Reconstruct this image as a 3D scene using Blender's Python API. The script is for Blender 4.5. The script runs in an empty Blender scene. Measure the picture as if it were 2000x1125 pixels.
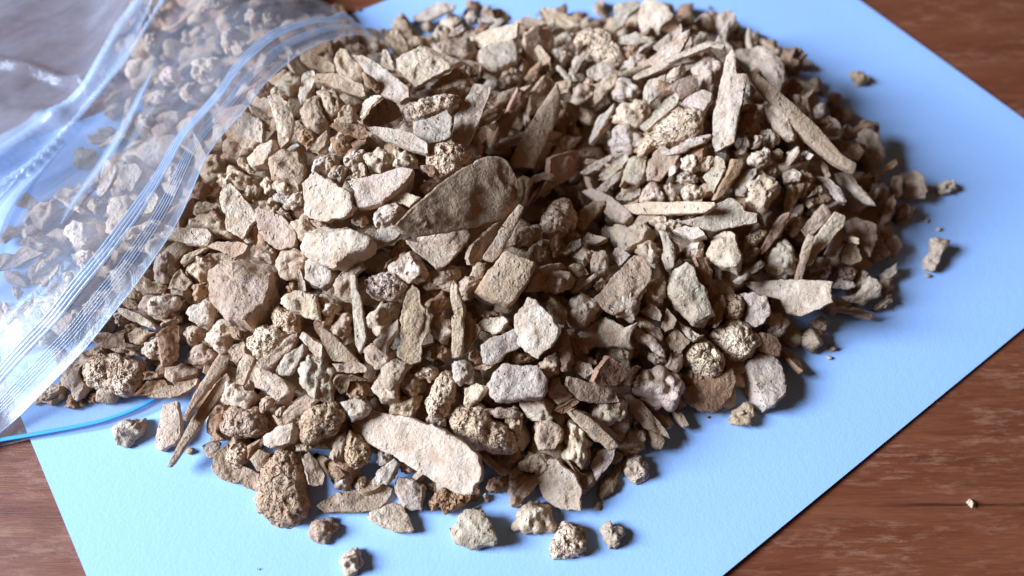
import bpy, math, random
import numpy as np
from mathutils import Matrix, Vector

# ------------------------------------------------------------------ scene, camera, world, light, exposure
S = bpy.context.scene
MM = 0.001
PITCH, DIST, ROLL, FPX = 1.00350, 213.034, 0.088742, 1530.0
_cp, _sp = math.cos(PITCH), math.sin(PITCH)
CAM = np.array([0.0, -DIST*_cp, DIST*_sp])
FWD = np.array([0.0, _cp, -_sp])
_r0 = np.array([1.0, 0, 0]); _u0 = np.cross(_r0, FWD)
RGT = _r0*math.cos(ROLL) + _u0*math.sin(ROLL)
UPV = _u0*math.cos(ROLL) - _r0*math.sin(ROLL)

cam_data = bpy.data.cameras.new('camera')
cam = bpy.data.objects.new('camera', cam_data)
S.collection.objects.link(cam)
cam.matrix_world = Matrix(((RGT[0], UPV[0], -FWD[0], CAM[0]*MM), (RGT[1], UPV[1], -FWD[1], CAM[1]*MM),
                           (RGT[2], UPV[2], -FWD[2], CAM[2]*MM), (0, 0, 0, 1)))
cam_data.sensor_width = 36.0
cam_data.lens = FPX/2000*36.0
cam_data.clip_start = 0.005; cam_data.clip_end = 20
cam_data.dof.use_dof = True
cam_data.dof.focus_distance = 0.186
cam_data.dof.aperture_fstop = 8.5
S.camera = cam

W = bpy.data.worlds.new('World'); S.world = W; W.use_nodes = True
_bg = W.node_tree.nodes['Background']
_bg.inputs['Color'].default_value = (1.0, 0.56, 0.32, 1)      # dim warm room
_bg.inputs['Strength'].default_value = 0.08

def area_light(name, loc, target, sx, sy, power, col):
    L = bpy.data.lights.new(name, 'AREA'); L.shape = 'RECTANGLE'; L.size = sx; L.size_y = sy
    L.energy = power; L.color = col
    o = bpy.data.objects.new(name, L); S.collection.objects.link(o)
    o.location = loc
    o.rotation_euler = (Vector(target)-Vector(loc)).to_track_quat('-Z', 'Y').to_euler()
    return o
# daylight window to the left of the table, slightly towards the camera
area_light('window_light', (-1.10, -0.20, 0.64), (0, 0, 0.0), 0.50, 0.50, 66.0, (0.585, 0.755, 1.0))

S.view_settings.view_transform = 'Standard'; S.view_settings.look = 'None'
S.view_settings.exposure = 0.0; S.view_settings.gamma = 1.0; S.view_settings.use_curve_mapping = False
S.render.engine = 'CYCLES'
S.cycles.use_denoising = True
S.cycles.max_bounces = 8; S.cycles.diffuse_bounces = 4; S.cycles.glossy_bounces = 3
S.cycles.transparent_max_bounces = 24
S.cycles.sample_clamp_indirect = 4.0

# ------------------------------------------------------------------ helpers
rng = np.random.default_rng(7)

def ray(px, py):
    d = FWD*FPX + RGT*(px-1000.0) - UPV*(py-562.5)
    return d/np.linalg.norm(d)

def on_plane(px, py, z):
    d = ray(px, py); t = (z-CAM[2])/d[2]
    return CAM + d*t

def project(P):
    d = np.asarray(P, float)-CAM; w = d@FWD
    return np.stack([1000+FPX*(d@RGT)/w, 562.5-FPX*(d@UPV)/w], -1)

def _hash(ix, iy, iz, seed):
    h = (ix*374761393 + iy*668265263 + iz*2147483647 + seed*1274126177) & 0xFFFFFFFF
    h = ((h ^ (h >> 13))*1274126177) & 0xFFFFFFFF
    h = ((h ^ (h >> 16))*2246822519) & 0xFFFFFFFF
    return ((h ^ (h >> 15)) & 0xFFFFFF)/float(0x7FFFFF) - 1.0

def noise3(p, seed=0):
    p = np.asarray(p, float)
    i = np.floor(p).astype(np.int64); f = p-i
    f = f*f*f*(f*(f*6-15)+10)
    r = 0
    for dx in (0, 1):
        wx = f[:, 0] if dx else 1-f[:, 0]
        for dy in (0, 1):
            wy = f[:, 1] if dy else 1-f[:, 1]
            for dz in (0, 1):
                wz = f[:, 2] if dz else 1-f[:, 2]
                r = r + wx*wy*wz*_hash(i[:, 0]+dx, i[:, 1]+dy, i[:, 2]+dz, seed)
    return r

def norm(v):
    v = np.asarray(v, float); return v/np.linalg.norm(v)

def mesh_obj(name, verts, faces, mat, parent=None, smooth=True, sharp=None, loc=None, attr=None):
    me = bpy.data.meshes.new(name)
    verts = np.asarray(verts, np.float32)
    me.vertices.add(len(verts)); me.vertices.foreach_set('co', verts.ravel())
    if isinstance(faces, np.ndarray):
        lens = np.full(len(faces), faces.shape[1], np.int32); idx = faces.astype(np.int32).ravel()
    else:
        lens = np.array([len(f) for f in faces], np.int32); idx = np.concatenate([np.asarray(f, np.int32) for f in faces])
    me.loops.add(len(idx)); me.loops.foreach_set('vertex_index', idx)
    me.polygons.add(len(lens))
    st = np.zeros(len(lens), np.int32); st[1:] = np.cumsum(lens)[:-1]
    me.polygons.foreach_set('loop_start', st)
    me.update(calc_edges=True); me.validate()
    if smooth:
        me.polygons.foreach_set('use_smooth', np.ones(len(me.polygons), bool))
        if sharp is not None:
            me.set_sharp_from_angle(angle=math.radians(sharp))
    if attr is not None:
        a = me.attributes.new('tone', 'FLOAT_COLOR', 'POINT')
        a.data.foreach_set('color', np.asarray(attr, np.float32).ravel())
    me.materials.append(mat)
    o = bpy.data.objects.new(name, me); S.collection.objects.link(o)
    if parent: o.parent = parent
    if loc is not None: o.location = loc
    return o

def nodes_of(m):
    m.use_nodes = True; nt = m.node_tree; nt.nodes.clear()
    out = nt.nodes.new('ShaderNodeOutputMaterial')
    return nt, out

class NT:
    def __init__(s, name):
        s.m = bpy.data.materials.new(name); s.nt, s.out = nodes_of(s.m)
    def n(s, t, **kw):
        nd = s.nt.nodes.new(t)
        for k, v in kw.items():
            if k.startswith('i_'): nd.inputs[k[2:].replace('_', ' ')].default_value = v
            else: setattr(nd, k, v)
        return nd
    def l(s, a, b): s.nt.links.new(a, b)
    def math(s, op, a, b=None, c=None, clamp=False):
        nd = s.nt.nodes.new('ShaderNodeMath'); nd.operation = op; nd.use_clamp = clamp
        for k, v in enumerate((a, b, c)):
            if v is None: continue
            if isinstance(v, (int, float)): nd.inputs[k].default_value = v
            else: s.l(v, nd.inputs[k])
        return nd.outputs[0]
    def mix(s, fac, a, b, mode='MIX'):
        nd = s.nt.nodes.new('ShaderNodeMix'); nd.data_type = 'RGBA'; nd.blend_type = mode
        for sock, v in ((nd.inputs[0], fac), (nd.inputs[6], a), (nd.inputs[7], b)):
            if isinstance(v, (int, float)): sock.default_value = v
            elif isinstance(v, tuple): sock.default_value = (*v, 1) if len(v) == 3 else v
            else: s.l(v, sock)
        return nd.outputs[2]
    def ramp(s, fac, stops):
        nd = s.nt.nodes.new('ShaderNodeValToRGB'); cr = nd.color_ramp
        while len(cr.elements) < len(stops): cr.elements.new(0.5)
        for e, (p, c) in zip(cr.elements, stops):
            e.position = p; e.color = (c, c, c, 1) if isinstance(c, (int, float)) else (*c, 1)
        s.l(fac, nd.inputs[0]); return nd.outputs[0]
    def noise(s, vec, scale, detail=3.0, rough=0.55, dist=0.0):
        nd = s.n('ShaderNodeTexNoise'); nd.inputs['Scale'].default_value = scale
        nd.inputs['Detail'].default_value = detail; nd.inputs['Roughness'].default_value = rough
        nd.inputs['Distortion'].default_value = dist
        s.l(vec, nd.inputs['Vector']); return nd.outputs['Fac']

# ------------------------------------------------------------------ materials
def bone_material(name, porous):
    M = NT(name)
    tc = M.n('ShaderNodeTexCoord'); at = M.n('ShaderNodeAttribute', attribute_name='tone')
    # each chip samples its own piece of the texture
    off = M.n('ShaderNodeVectorMath', operation='MULTIPLY_ADD')
    cmb = M.n('ShaderNodeCombineXYZ')
    M.l(at.outputs['Alpha'], cmb.inputs[0]); M.l(at.outputs['Alpha'], cmb.inputs[1]); M.l(at.outputs['Alpha'], cmb.inputs[2])
    M.l(cmb.outputs[0], off.inputs[0]); off.inputs[1].default_value = (3.1, 1.7, 2.3); M.l(tc.outputs['Object'], off.inputs[2])
    v = off.outputs[0]
    base = at.outputs['Color']
    big = M.noise(v, 190, 3, 0.6); mid = M.noise(v, 520, 4, 0.65); fine = M.noise(v, 2300, 3, 0.7)
    stain = M.ramp(M.noise(v, 230, 4, 0.6, 0.6), [(0.50, 0.0), (0.70, 1.0)])
    grey = M.ramp(M.noise(v, 300, 3, 0.6, 0.3), [(0.56, 0.0), (0.72, 1.0)])
    col = M.mix(M.ramp(big, [(0.3, 0.0), (0.7, 1.0)]), M.mix(1.0, base, (0.84, 0.77, 0.70), 'MULTIPLY'), M.mix(1.0, base, (1.13, 1.14, 1.15), 'MULTIPLY'))
    col = M.mix(M.math('MULTIPLY', stain, 0.42), col, M.mix(1.0, base, (0.78, 0.55, 0.40), 'MULTIPLY'))
    col = M.mix(M.math('MULTIPLY', grey, 0.30), col, (0.40, 0.34, 0.31))
    speck = M.ramp(mid, [(0.30, 0.0), (0.40, 1.0)])
    col = M.mix(M.math('SUBTRACT', 1.0, speck), col, M.mix(1.0, col, (0.72, 0.66, 0.60), 'MULTIPLY'))
    col = M.mix(M.ramp(fine, [(0.35, 0.0), (0.65, 1.0)]), M.mix(1.0, col, (0.88, 0.87, 0.86), 'MULTIPLY'), M.mix(1.0, col, (1.08, 1.08, 1.08), 'MULTIPLY'))
    pb = M.n('ShaderNodeBsdfPrincipled'); pb.inputs['Roughness'].default_value = 0.88
    pb.inputs['Specular IOR Level'].default_value = 0.22
    M.l(col, pb.inputs['Base Color'])
    h = M.math('MULTIPLY', mid, 0.55); h = M.math('MULTIPLY_ADD', fine, 0.32, h)
    h = M.math('MULTIPLY_ADD', M.noise(v, 1100, 3, 0.6), 0.5, h)
    vo = M.n('ShaderNodeTexVoronoi'); vo.inputs['Scale'].default_value = 560 if porous else 520
    wn = M.n('ShaderNodeTexNoise'); wn.inputs['Scale'].default_value = 420; M.l(v, wn.inputs['Vector'])
    wv = M.n('ShaderNodeVectorMath', operation='MULTIPLY_ADD'); M.l(wn.outputs['Color'], wv.inputs[0])
    wv.inputs[1].default_value = (0.0034, 0.0034, 0.0034); M.l(v, wv.inputs[2]); M.l(wv.outputs[0], vo.inputs['Vector'])
    if porous:
        pit = M.ramp(vo.outputs['Distance'], [(0.18, 0.0), (0.48, 1.0)])
        gate = M.ramp(M.noise(v, 230, 3, 0.6), [(0.36, 0.25), (0.58, 1.0)])
        v2 = M.n('ShaderNodeTexVoronoi'); v2.inputs['Scale'].default_value = 1250; M.l(wv.outputs[0], v2.inputs['Vector'])
        p2 = M.ramp(v2.outputs['Distance'], [(0.15, 0.0), (0.5, 1.0)])
        h = M.math('MULTIPLY_ADD', M.math('MULTIPLY', M.math('SUBTRACT', pit, 1.0), gate), 1.05, h)
        h = M.math('MULTIPLY_ADD', p2, 0.5, h); dist = 0.0011
    else:
        gate = M.ramp(M.noise(v, 150, 2, 0.5), [(0.48, 0.0), (0.60, 1.0)])
        pit = M.ramp(vo.outputs['Distance'], [(0.10, 0.0), (0.26, 1.0)])
        h = M.math('MULTIPLY_ADD', M.math('MULTIPLY', M.math('SUBTRACT', pit, 1.0), gate), 0.8, h); dist = 0.0010
    bp = M.n('ShaderNodeBump'); bp.inputs['Strength'].default_value = 1.0; bp.inputs['Distance'].default_value = dist
    M.l(h, bp.inputs['Height']); M.l(bp.outputs[0], pb.inputs['Normal'])
    M.l(pb.outputs[0], M.out.inputs[0])
    return M.m
BONE = bone_material('bone_dusty', False)
PORE = bone_material('bone_porous', True)

def wood_material():
    M = NT('wood_veneer'); tc = M.n('ShaderNodeTexCoord')
    mp = M.n('ShaderNodeMapping'); mp.inputs['Rotation'].default_value = (0, 0, math.radians(-5.5))
    M.l(tc.outputs['Object'], mp.inputs['Vector'])
    st = M.n('ShaderNodeMapping'); st.inputs['Scale'].default_value = (1.0, 9.0, 1.0); M.l(mp.outputs[0], st.inputs['Vector'])
    st2 = M.n('ShaderNodeMapping'); st2.inputs['Scale'].default_value = (1.0, 24.0, 1.0); M.l(mp.outputs[0], st2.inputs['Vector'])
    st3 = M.n('ShaderNodeMapping'); st3.inputs['Scale'].default_value = (1.0, 3.0, 1.0); M.l(mp.outputs[0], st3.inputs['Vector'])
    st4 = M.n('ShaderNodeMapping'); st4.inputs['Scale'].default_value = (1.0, 4.5, 1.0); M.l(mp.outputs[0], st4.inputs['Vector'])
    g1 = M.noise(st.outputs[0], 14, 6, 0.62, 0.4); g2 = M.noise(st2.outputs[0], 22, 5, 0.7)
    col = M.mix(M.ramp(g1, [(0.32, 0.0), (0.68, 1.0)]), (0.165, 0.043, 0.018), (0.250, 0.076, 0.033))
    col = M.mix(M.ramp(g2, [(0.30, 0.75), (0.48, 0.0)]), col, (0.105, 0.027, 0.012))
    # worn pale flecks running with the grain
    fl = M.ramp(M.noise(st4.outputs[0], 120, 7, 0.74, 0.2), [(0.49, 0.0), (0.60, 1.0)])
    fl2 = M.ramp(M.noise(st3.outputs[0], 26, 4, 0.6), [(0.40, 0.0), (0.56, 1.0)])
    flk = M.math('MULTIPLY', fl, fl2)
    col = M.mix(M.math('MULTIPLY', flk, 0.85), col, (0.34, 0.140, 0.078))
    fine = M.noise(st2.outputs[0], 160, 3, 0.6)
    col = M.mix(M.ramp(fine, [(0.35, 0.35), (0.6, 0.0)]), col, (0.07, 0.016, 0.009))
    # a few fine dark grain checks
    sp = M.n('ShaderNodeSeparateXYZ'); M.l(mp.outputs[0], sp.inputs[0])
    wob = M.noise(st3.outputs[0], 20, 3, 0.6)
    yy = M.math('MULTIPLY_ADD', wob, 0.0035, sp.outputs[1])
    ck = M.math('ABSOLUTE', M.math('ADD', yy, CHECK_Y))
    ln = M.ramp(M.math('DIVIDE', ck, 0.0006), [(0.25, 1.0), (0.75, 0.0)])
    ln = M.math('MULTIPLY', ln, M.ramp(M.noise(st.outputs[0], 60, 2, 0.5), [(0.30, 0.3), (0.45, 1.0)]))
    ln = M.math('MULTIPLY', ln, M.ramp(sp.outputs[0], [(0.078, 0.0), (0.10, 1.0)]))
    col = M.mix(M.math('MULTIPLY', ln, 0.7), col, (0.03, 0.006, 0.004))
    # tiny pale scratches and dust
    vo = M.n('ShaderNodeTexVoronoi'); vo.inputs['Scale'].default_value = 95; M.l(mp.outputs[0], vo.inputs['Vector'])
    dust = M.ramp(vo.outputs['Distance'], [(0.018, 1.0), (0.034, 0.0)])
    col = M.mix(M.math('MULTIPLY', dust, 0.5), col, (0.5, 0.34, 0.28))
    pb = M.n('ShaderNodeBsdfPrincipled'); M.l(col, pb.inputs['Base Color'])
    rg = M.math('MULTIPLY_ADD', g1, 0.18, 0.36); M.l(rg, pb.inputs['Roughness'])
    pb.inputs['Specular IOR Level'].default_value = 0.28
    bp = M.n('ShaderNodeBump'); bp.inputs['Strength'].default_value = 0.5; bp.inputs['Distance'].default_value = 0.00025
    hh = M.math('MULTIPLY_ADD', flk, 0.4, M.math('MULTIPLY_ADD', g2, 0.6, fine)); hh = M.math('MULTIPLY_ADD', ln, -2.0, hh)
    M.l(hh, bp.inputs['Height']); M.l(bp.outputs[0], pb.inputs['Normal'])
    M.l(pb.outputs[0], M.out.inputs[0]); return M.m

def paper_material():
    M = NT('paper_blue_white'); tc = M.n('ShaderNodeTexCoord')
    pb = M.n('ShaderNodeBsdfPrincipled'); pb.inputs['Roughness'].default_value = 0.8
    pb.inputs['Specular IOR Level'].default_value = 0.2
    a = M.noise(tc.outputs['Object'], 1300, 3, 0.6); b = M.noise(tc.outputs['Object'], 420, 3, 0.6)
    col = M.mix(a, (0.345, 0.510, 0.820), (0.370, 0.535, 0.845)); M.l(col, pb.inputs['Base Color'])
    bp = M.n('ShaderNodeBump'); bp.inputs['Strength'].default_value = 0.45; bp.inputs['Distance'].default_value = 0.00012
    M.l(M.math('ADD', a, b), bp.inputs['Height']); M.l(bp.outputs[0], pb.inputs['Normal'])
    M.l(pb.outputs[0], M.out.inputs[0]); return M.m

def film_material(name, milk, tint, rough=0.16, gloss=1.0):
    M = NT(name); tc = M.n('ShaderNodeTexCoord')
    tr = M.n('ShaderNodeBsdfTransparent'); tr.inputs[0].default_value = (0.96, 0.955, 0.95, 1)
    df = M.n('ShaderNodeBsdfDiffuse'); df.inputs[0].default_value = (*tint, 1)
    tl = M.n('ShaderNodeBsdfTranslucent'); tl.inputs[0].default_value = (*tint, 1)
    gl = M.n('ShaderNodeBsdfGlossy'); gl.inputs['Roughness'].default_value = rough
    ad = M.n('ShaderNodeMixShader'); ad.inputs[0].default_value = 0.4
    M.l(df.outputs[0], ad.inputs[1]); M.l(tl.outputs[0], ad.inputs[2])
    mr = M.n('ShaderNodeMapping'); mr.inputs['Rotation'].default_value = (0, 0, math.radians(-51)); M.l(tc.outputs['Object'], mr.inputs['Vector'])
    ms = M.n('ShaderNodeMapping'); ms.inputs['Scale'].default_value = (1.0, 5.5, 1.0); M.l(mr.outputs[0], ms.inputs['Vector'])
    wrinkle_haze = M.math('MULTIPLY_ADD', M.noise(ms.outputs[0], 34, 6, 0.68, 0.5), 0.6, M.math('MULTIPLY', M.noise(tc.outputs['Object'], 45, 4, 0.6, 0.4), 0.4))  # pale haze streaks of fine wrinkles, painted into the film's uneven milkiness
    fac = M.math('MULTIPLY', M.ramp(wrinkle_haze, [(0.36, 0.60), (0.66, 1.50)]), milk)
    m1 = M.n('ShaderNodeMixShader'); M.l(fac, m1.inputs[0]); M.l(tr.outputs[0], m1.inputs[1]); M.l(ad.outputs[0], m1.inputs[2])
    fr = M.n('ShaderNodeFresnel'); fr.inputs['IOR'].default_value = 1.5
    m2 = M.n('ShaderNodeMixShader'); M.l(M.math('MULTIPLY', fr.outputs[0], 1.5*gloss, clamp=True), m2.inputs[0])
    M.l(m1.outputs[0], m2.inputs[1]); M.l(gl.outputs[0], m2.inputs[2])
    bp = M.n('ShaderNodeBump'); bp.inputs['Strength'].default_value = 0.35; bp.inputs['Distance'].default_value = 0.0008
    M.l(M.noise(tc.outputs['Object'], 130, 4, 0.6, 1.0), bp.inputs['Height'])
    for nd in (df, gl, fr): M.l(bp.outputs[0], nd.inputs['Normal'])
    M.l(m2.outputs[0], M.out.inputs[0]); return M.m

def plain(name, col, rough=0.4):
    M = NT(name); pb = M.n('ShaderNodeBsdfPrincipled'); pb.inputs['Base Color'].default_value = (*col, 1)
    pb.inputs['Roughness'].default_value = rough; M.l(pb.outputs[0], M.out.inputs[0]); return M.m

# ------------------------------------------------------------------ the setting: table and paper
TABLE_Z = -0.85
_q = on_plane(1850, 985, TABLE_Z)
_a = math.radians(-5.5)
CHECK_Y = -((_q[0]*math.sin(_a) + _q[1]*math.cos(_a))*MM) - 0.0017
n = 24
gx, gy = np.meshgrid(np.linspace(-0.9, 0.9, n), np.linspace(-0.55, 0.9, n), indexing='ij')
tv = np.stack([gx, gy, np.full_like(gx, TABLE_Z*MM)], -1).reshape(-1, 3)
tf = [(i*n+j, (i+1)*n+j, (i+1)*n+j+1, i*n+j+1) for i in range(n-1) for j in range(n-1)]
table = mesh_obj('table_top', tv, tf, wood_material(), smooth=False)
table['kind'] = 'structure'

PX, PY, PYAW = -35.185, -143.667, 0.69245
def paper_pt(a, b):
    c, s = math.cos(PYAW), math.sin(PYAW)
    return PX + a*c - b*s, PY + a*s + b*c
NA, NB = 100, 72
pv = []
def paper_z(a, b):
    e = 0.6*math.exp(-(b/7.0)**2)*(0.5+0.5*math.sin(a*0.02+0.6)) + 0.35*math.exp(-((297-a)/9.0)**2)
    return e
for lay in (0.0, -0.45):
    for i in range(NA):
        for j in range(NB):
            a, b = 297*i/(NA-1), 210*j/(NB-1)
            x, y = paper_pt(a, b); pv.append((x*MM, y*MM, (paper_z(a, b)+lay-0.0)*MM))
pf = []
for i in range(NA-1):
    for j in range(NB-1):
        q = (i*NB+j, (i+1)*NB+j, (i+1)*NB+j+1, i*NB+j+1); pf.append(q)
        pf.append(tuple(NA*NB+k for k in reversed(q)))
ring = [i*NB for i in range(NA)] + [(NA-1)*NB+j for j in range(1, NB)] + [i*NB+NB-1 for i in range(NA-2, -1, -1)] + [j for j in range(NB-2, 0, -1)]
for k in range(len(ring)):
    a, b = ring[k], ring[(k+1) % len(ring)]
    pf.append((b, a, a+NA*NB, b+NA*NB))
paper = mesh_obj('paper_sheet', pv, pf, paper_material(), sharp=40)
paper['label'] = 'blank white sheet of paper, blue in the window light, under the heap'
paper['category'] = 'paper'

# ------------------------------------------------------------------ the heap's height field (mm)
FOOT = [(768, 60), (860, 12), (1000, 20), (1180, 2), (1300, -10), (1440, 40), (1540, 90), (1600, 150), (1690, 250), (1760, 330), (1800, 370), (1775, 450),
        (1745, 560), (1640, 640), (1540, 740), (1420, 790), (1290, 850), (1220, 930), (1110, 970), (940, 965), (800, 960), (600, 985),
        (470, 930), (400, 890), (330, 800), (200, 790), (90, 785), (10, 700), (-40, 560), (20, 410), (120, 330), (190, 240), (215, 110), (240, -60), (520, -90), (690, 20)]
foot = np.array([on_plane(x, y, 2.0)[:2] for x, y in FOOT])
GX0, GX1, GY0, GY1, GS = -190.0, 190.0, -130.0, 190.0, 2.0
_xs = np.arange(GX0, GX1+GS/2, GS); _ys = np.arange(GY0, GY1+GS/2, GS)
XX, YY = np.meshgrid(_xs, _ys, indexing='ij')
def sdf(px, py, poly):
    d = np.full(px.shape, 1e9); ins = np.zeros(px.shape, bool)
    for k in range(len(poly)):
        a, b = poly[k], poly[(k+1) % len(poly)]
        e = b-a; wx, wy = px-a[0], py-a[1]
        t = np.clip((wx*e[0]+wy*e[1])/(e@e), 0, 1)
        d = np.minimum(d, np.hypot(wx-e[0]*t, wy-e[1]*t))
        c = ((a[1] <= py) != (b[1] <= py))
        with np.errstate(divide='ignore', invalid='ignore'):
            xi = a[0] + (py-a[1])*(b[0]-a[0])/(b[1]-a[1])
        ins ^= c & (px < xi)
    return np.where(ins, d, -d)
dd = np.maximum(sdf(XX, YY, foot), 0)
HM, TAN = 38.0, 0.80
HH = HM*(1-np.exp(-dd*TAN/HM))
for (bx, by, amp, sg) in ((830, 270, 9, 25), (1420, 230, 7, 24), (1080, 250, -15, 20), (1180, 370, -8, 14), (560, 520, 2, 25), (1000, 620, 3, 25), (250, 350, -6, 30)):
    c = on_plane(bx, by, 26.0)
    HH = HH + amp*np.exp(-((XX-c[0])**2+(YY-c[1])**2)/(2*sg*sg))*np.clip(dd/18, 0, 1)
HH = np.maximum(HH, 0)
def blur(a, r):
    k = np.exp(-np.linspace(-2, 2, 2*r+1)**2/2); k /= k.sum()
    p = np.pad(a, ((r, r), (0, 0)), mode='edge'); a = sum(k[i]*p[i:i+a.shape[0]] for i in range(2*r+1))
    p = np.pad(a, ((0, 0), (r, r)), mode='edge'); return sum(k[i]*p[:, i:i+a.shape[1]] for i in range(2*r+1))
HH = blur(HH, 2)
def sample(G, x, y):
    fx = np.clip((np.asarray(x, float)-GX0)/GS, 0, G.shape[0]-1.001); fy = np.clip((np.asarray(y, float)-GY0)/GS, 0, G.shape[1]-1.001)
    i = fx.astype(int); j = fy.astype(int); u = fx-i; v = fy-j
    return G[i, j]*(1-u)*(1-v)+G[i+1, j]*u*(1-v)+G[i, j+1]*(1-u)*v+G[i+1, j+1]*u*v
def hit(px, py, G, off=0.0):
    d = ray(px, py); t = np.linspace(90, 420, 1321)
    P = CAM + d*t[:, None]
    below = P[:, 2] <= sample(G, P[:, 0], P[:, 1]) + off
    k = int(np.argmax(below)) if below.any() else len(t)-1
    return P[k]
def hnormal(x, y):
    e = 4.0
    return norm((sample(HH, x-e, y)-sample(HH, x+e, y), sample(HH, x, y-e)-sample(HH, x, y+e), 2*e))

# ------------------------------------------------------------------ chip geometry
TONES = {'c': (0.645, 0.470, 0.328), 't': (0.510, 0.345, 0.225), 'g': (0.555, 0.415, 0.305), 'r': (0.420, 0.240, 0.138), 'k': (0.320, 0.190, 0.108)}
TOPS = {'n': [(0, 1), (.16, .985), (.34, .94), (.52, .86), (.68, .75), (.82, .58), (.92, .39), (.98, .16), (1, -.08), (.93, -.45), (.7, -.8), (.3, -1), (0, -1)],
        'f': [(0, 1), (.25, 1), (.48, 1), (.68, 1), (.84, .99), (.962, .985), (1.0, .90), (1.01, .1), (.99, -.6), (.9, -.95), (.6, -1), (.2, -1), (0, -1)],
        'b': [(0, 1), (.24, 1), (.46, 1), (.64, .985), (.80, .95), (.94, .90), (1.0, .72), (1.02, .1), (1.0, -.45), (.86, -.82), (.5, -1), (.2, -1), (0, -1)]}
def _dense(pr):
    o = []
    for a, c in zip(pr[:-1], pr[1:]):
        o.append(a)
        if a[1] > -0.2: o.append(((a[0]+c[0])/2, (a[1]+c[1])/2 + 0.012))
    return o + [pr[-1]]
COARSE = dict(TOPS)
TOPS = {k: _dense(v) for k, v in TOPS.items()}
for T in (TOPS, COARSE): T['s'] = T['n']; T['p'] = T['b']

def outline(poly, kind, seg, r):
    """resample a closed outline evenly, rounding lumps and chipping flakes"""
    P = np.asarray(poly, float)
    for _ in range({'n': 1, 's': 2, 'b': 0, 'p': 0, 'f': 0}[kind]):
        Q = np.roll(P, -1, 0); P = np.stack([P*.78+Q*.22, P*.22+Q*.78], 1).reshape(-1, 2)
    Q = np.vstack([P, P[:1]]); L = np.r_[0, np.cumsum(np.hypot(*np.diff(Q, axis=0).T))]
    s = np.linspace(0, L[-1], seg, endpoint=False)
    return np.stack([np.interp(s, L, Q[:, 0]), np.interp(s, L, Q[:, 1])], -1), L[-1]

def chip_mesh(poly, kind, half, seed, seg, bend=0.0, fine=True, crisp=False):
    """poly: outline in the chip's own plane (mm, centred); returns verts (mm), faces"""
    r = np.random.default_rng(seed)
    O, per = outline(poly, kind, seg, r)
    A = 0.5*np.sum(O[:, 0]*np.roll(O[:, 1], -1)-np.roll(O[:, 0], -1)*O[:, 1])
    if A < 0: O = O[::-1].copy()
    size = math.sqrt(abs(A))
    c = O.mean(0); q = O-c
    ev, V = np.linalg.eigh(q.T@q); ax = V[:, 1]
    t = q@ax; lt = max(abs(t.min()), abs(t.max())); wd = max(1e-6, np.abs(q@V[:, 0]).max())
    med = max(0.0, lt-1.0*wd)
    C = c + np.clip(t, -med, med)[:, None]*ax
    prof = TOPS[kind] if fine else COARSE[kind][::2] + [COARSE[kind][-1]]
    rings = []; dirs = []
    out = q/np.maximum(np.hypot(*q.T)[:, None], 1e-6)
    for (s, h) in prof:
        p2 = C + (O-C)*s
        rings.append(np.c_[p2, np.full(seg, h*half)])
        k = s**3
        dirs.append(np.c_[out*k, np.full(seg, math.copysign(1-k*0.8, h))])
    Vv = np.concatenate(rings); D = np.concatenate(dirs)
    # broken facets
    if kind in 'bpn' and not crisp:
        for _ in range({'b': 5, 'p': 4, 'n': 7}[kind]):
            nv = norm(r.normal(size=3)*np.array([1, 1, 1.0])); nv[2] = abs(nv[2])*(1 if r.random() < .8 else -1)
            nv = norm(nv*np.array([1, 1, 1.0 if kind != 'p' else 1.4]))
            x = (Vv-np.r_[c, 0])@nv; lim = x.max()*r.uniform(.74, .95)
            Vv = Vv - np.maximum(x-lim, 0)[:, None]*nv*0.94
    o = r.uniform(0, 400, 3)
    def nz(f): return noise3(Vv*f+o, int(seed) % 9973)
    if kind == 'n':
        d = size*(0.24*np.abs(nz(2.6/size))-0.07) + size*0.11*np.abs(nz(5.5/size)) - size*0.03 + 0.42*nz(0.8) + 0.34*np.abs(nz(1.5))
    elif kind == 's':
        d = size*(0.16*np.abs(nz(2.4/size))-0.03) + 0.30*nz(0.9)
        if fine:
            pit = nz(1.35); d = d - 1.1*np.clip(pit-0.12, 0, 0.5) + 0.25*np.abs(nz(2.4))
    elif kind == 'f':
        d = 0.15*nz(0.20) + 0.20*nz(0.8) + 0.15*nz(1.8)
        step = nz(0.22); d = d + 0.22*np.tanh((step-0.15)*14)*(D[:, 2] > 0.3)
    else:
        d = size*0.07*nz(2.2/size) + 0.32*nz(0.6) + 0.24*nz(1.3) + 0.16*np.abs(nz(2.2))
    if crisp: d = d*0.45
    Vv = Vv + D*d[:, None]
    if kind in 'fpb':      # ragged broken rim
        s = np.concatenate([np.full(seg, pr[0]) for pr in prof])
        rg = 0.16*noise3(np.c_[Vv[:, :2]*0.75, np.zeros(len(Vv))]+o, 77) + 0.20*noise3(np.c_[Vv[:, :2]*1.9, np.zeros(len(Vv))]+o, 78)
        Vv[:, :2] += np.tile(out, (len(prof), 1))*(rg*s**4)[:, None]
    if bend:
        w = (Vv[:, :2]-c)@V[:, 0]; Vv[:, 2] -= bend*(w/wd)**2
    K = len(prof); kk, ii = np.meshgrid(np.arange(K-1), np.arange(seg), indexing='ij'); jj = (ii+1) % seg
    F = np.stack([kk*seg+ii, (kk+1)*seg+ii, (kk+1)*seg+jj, kk*seg+jj], -1).reshape(-1, 4)
    return Vv, F, size

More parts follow.
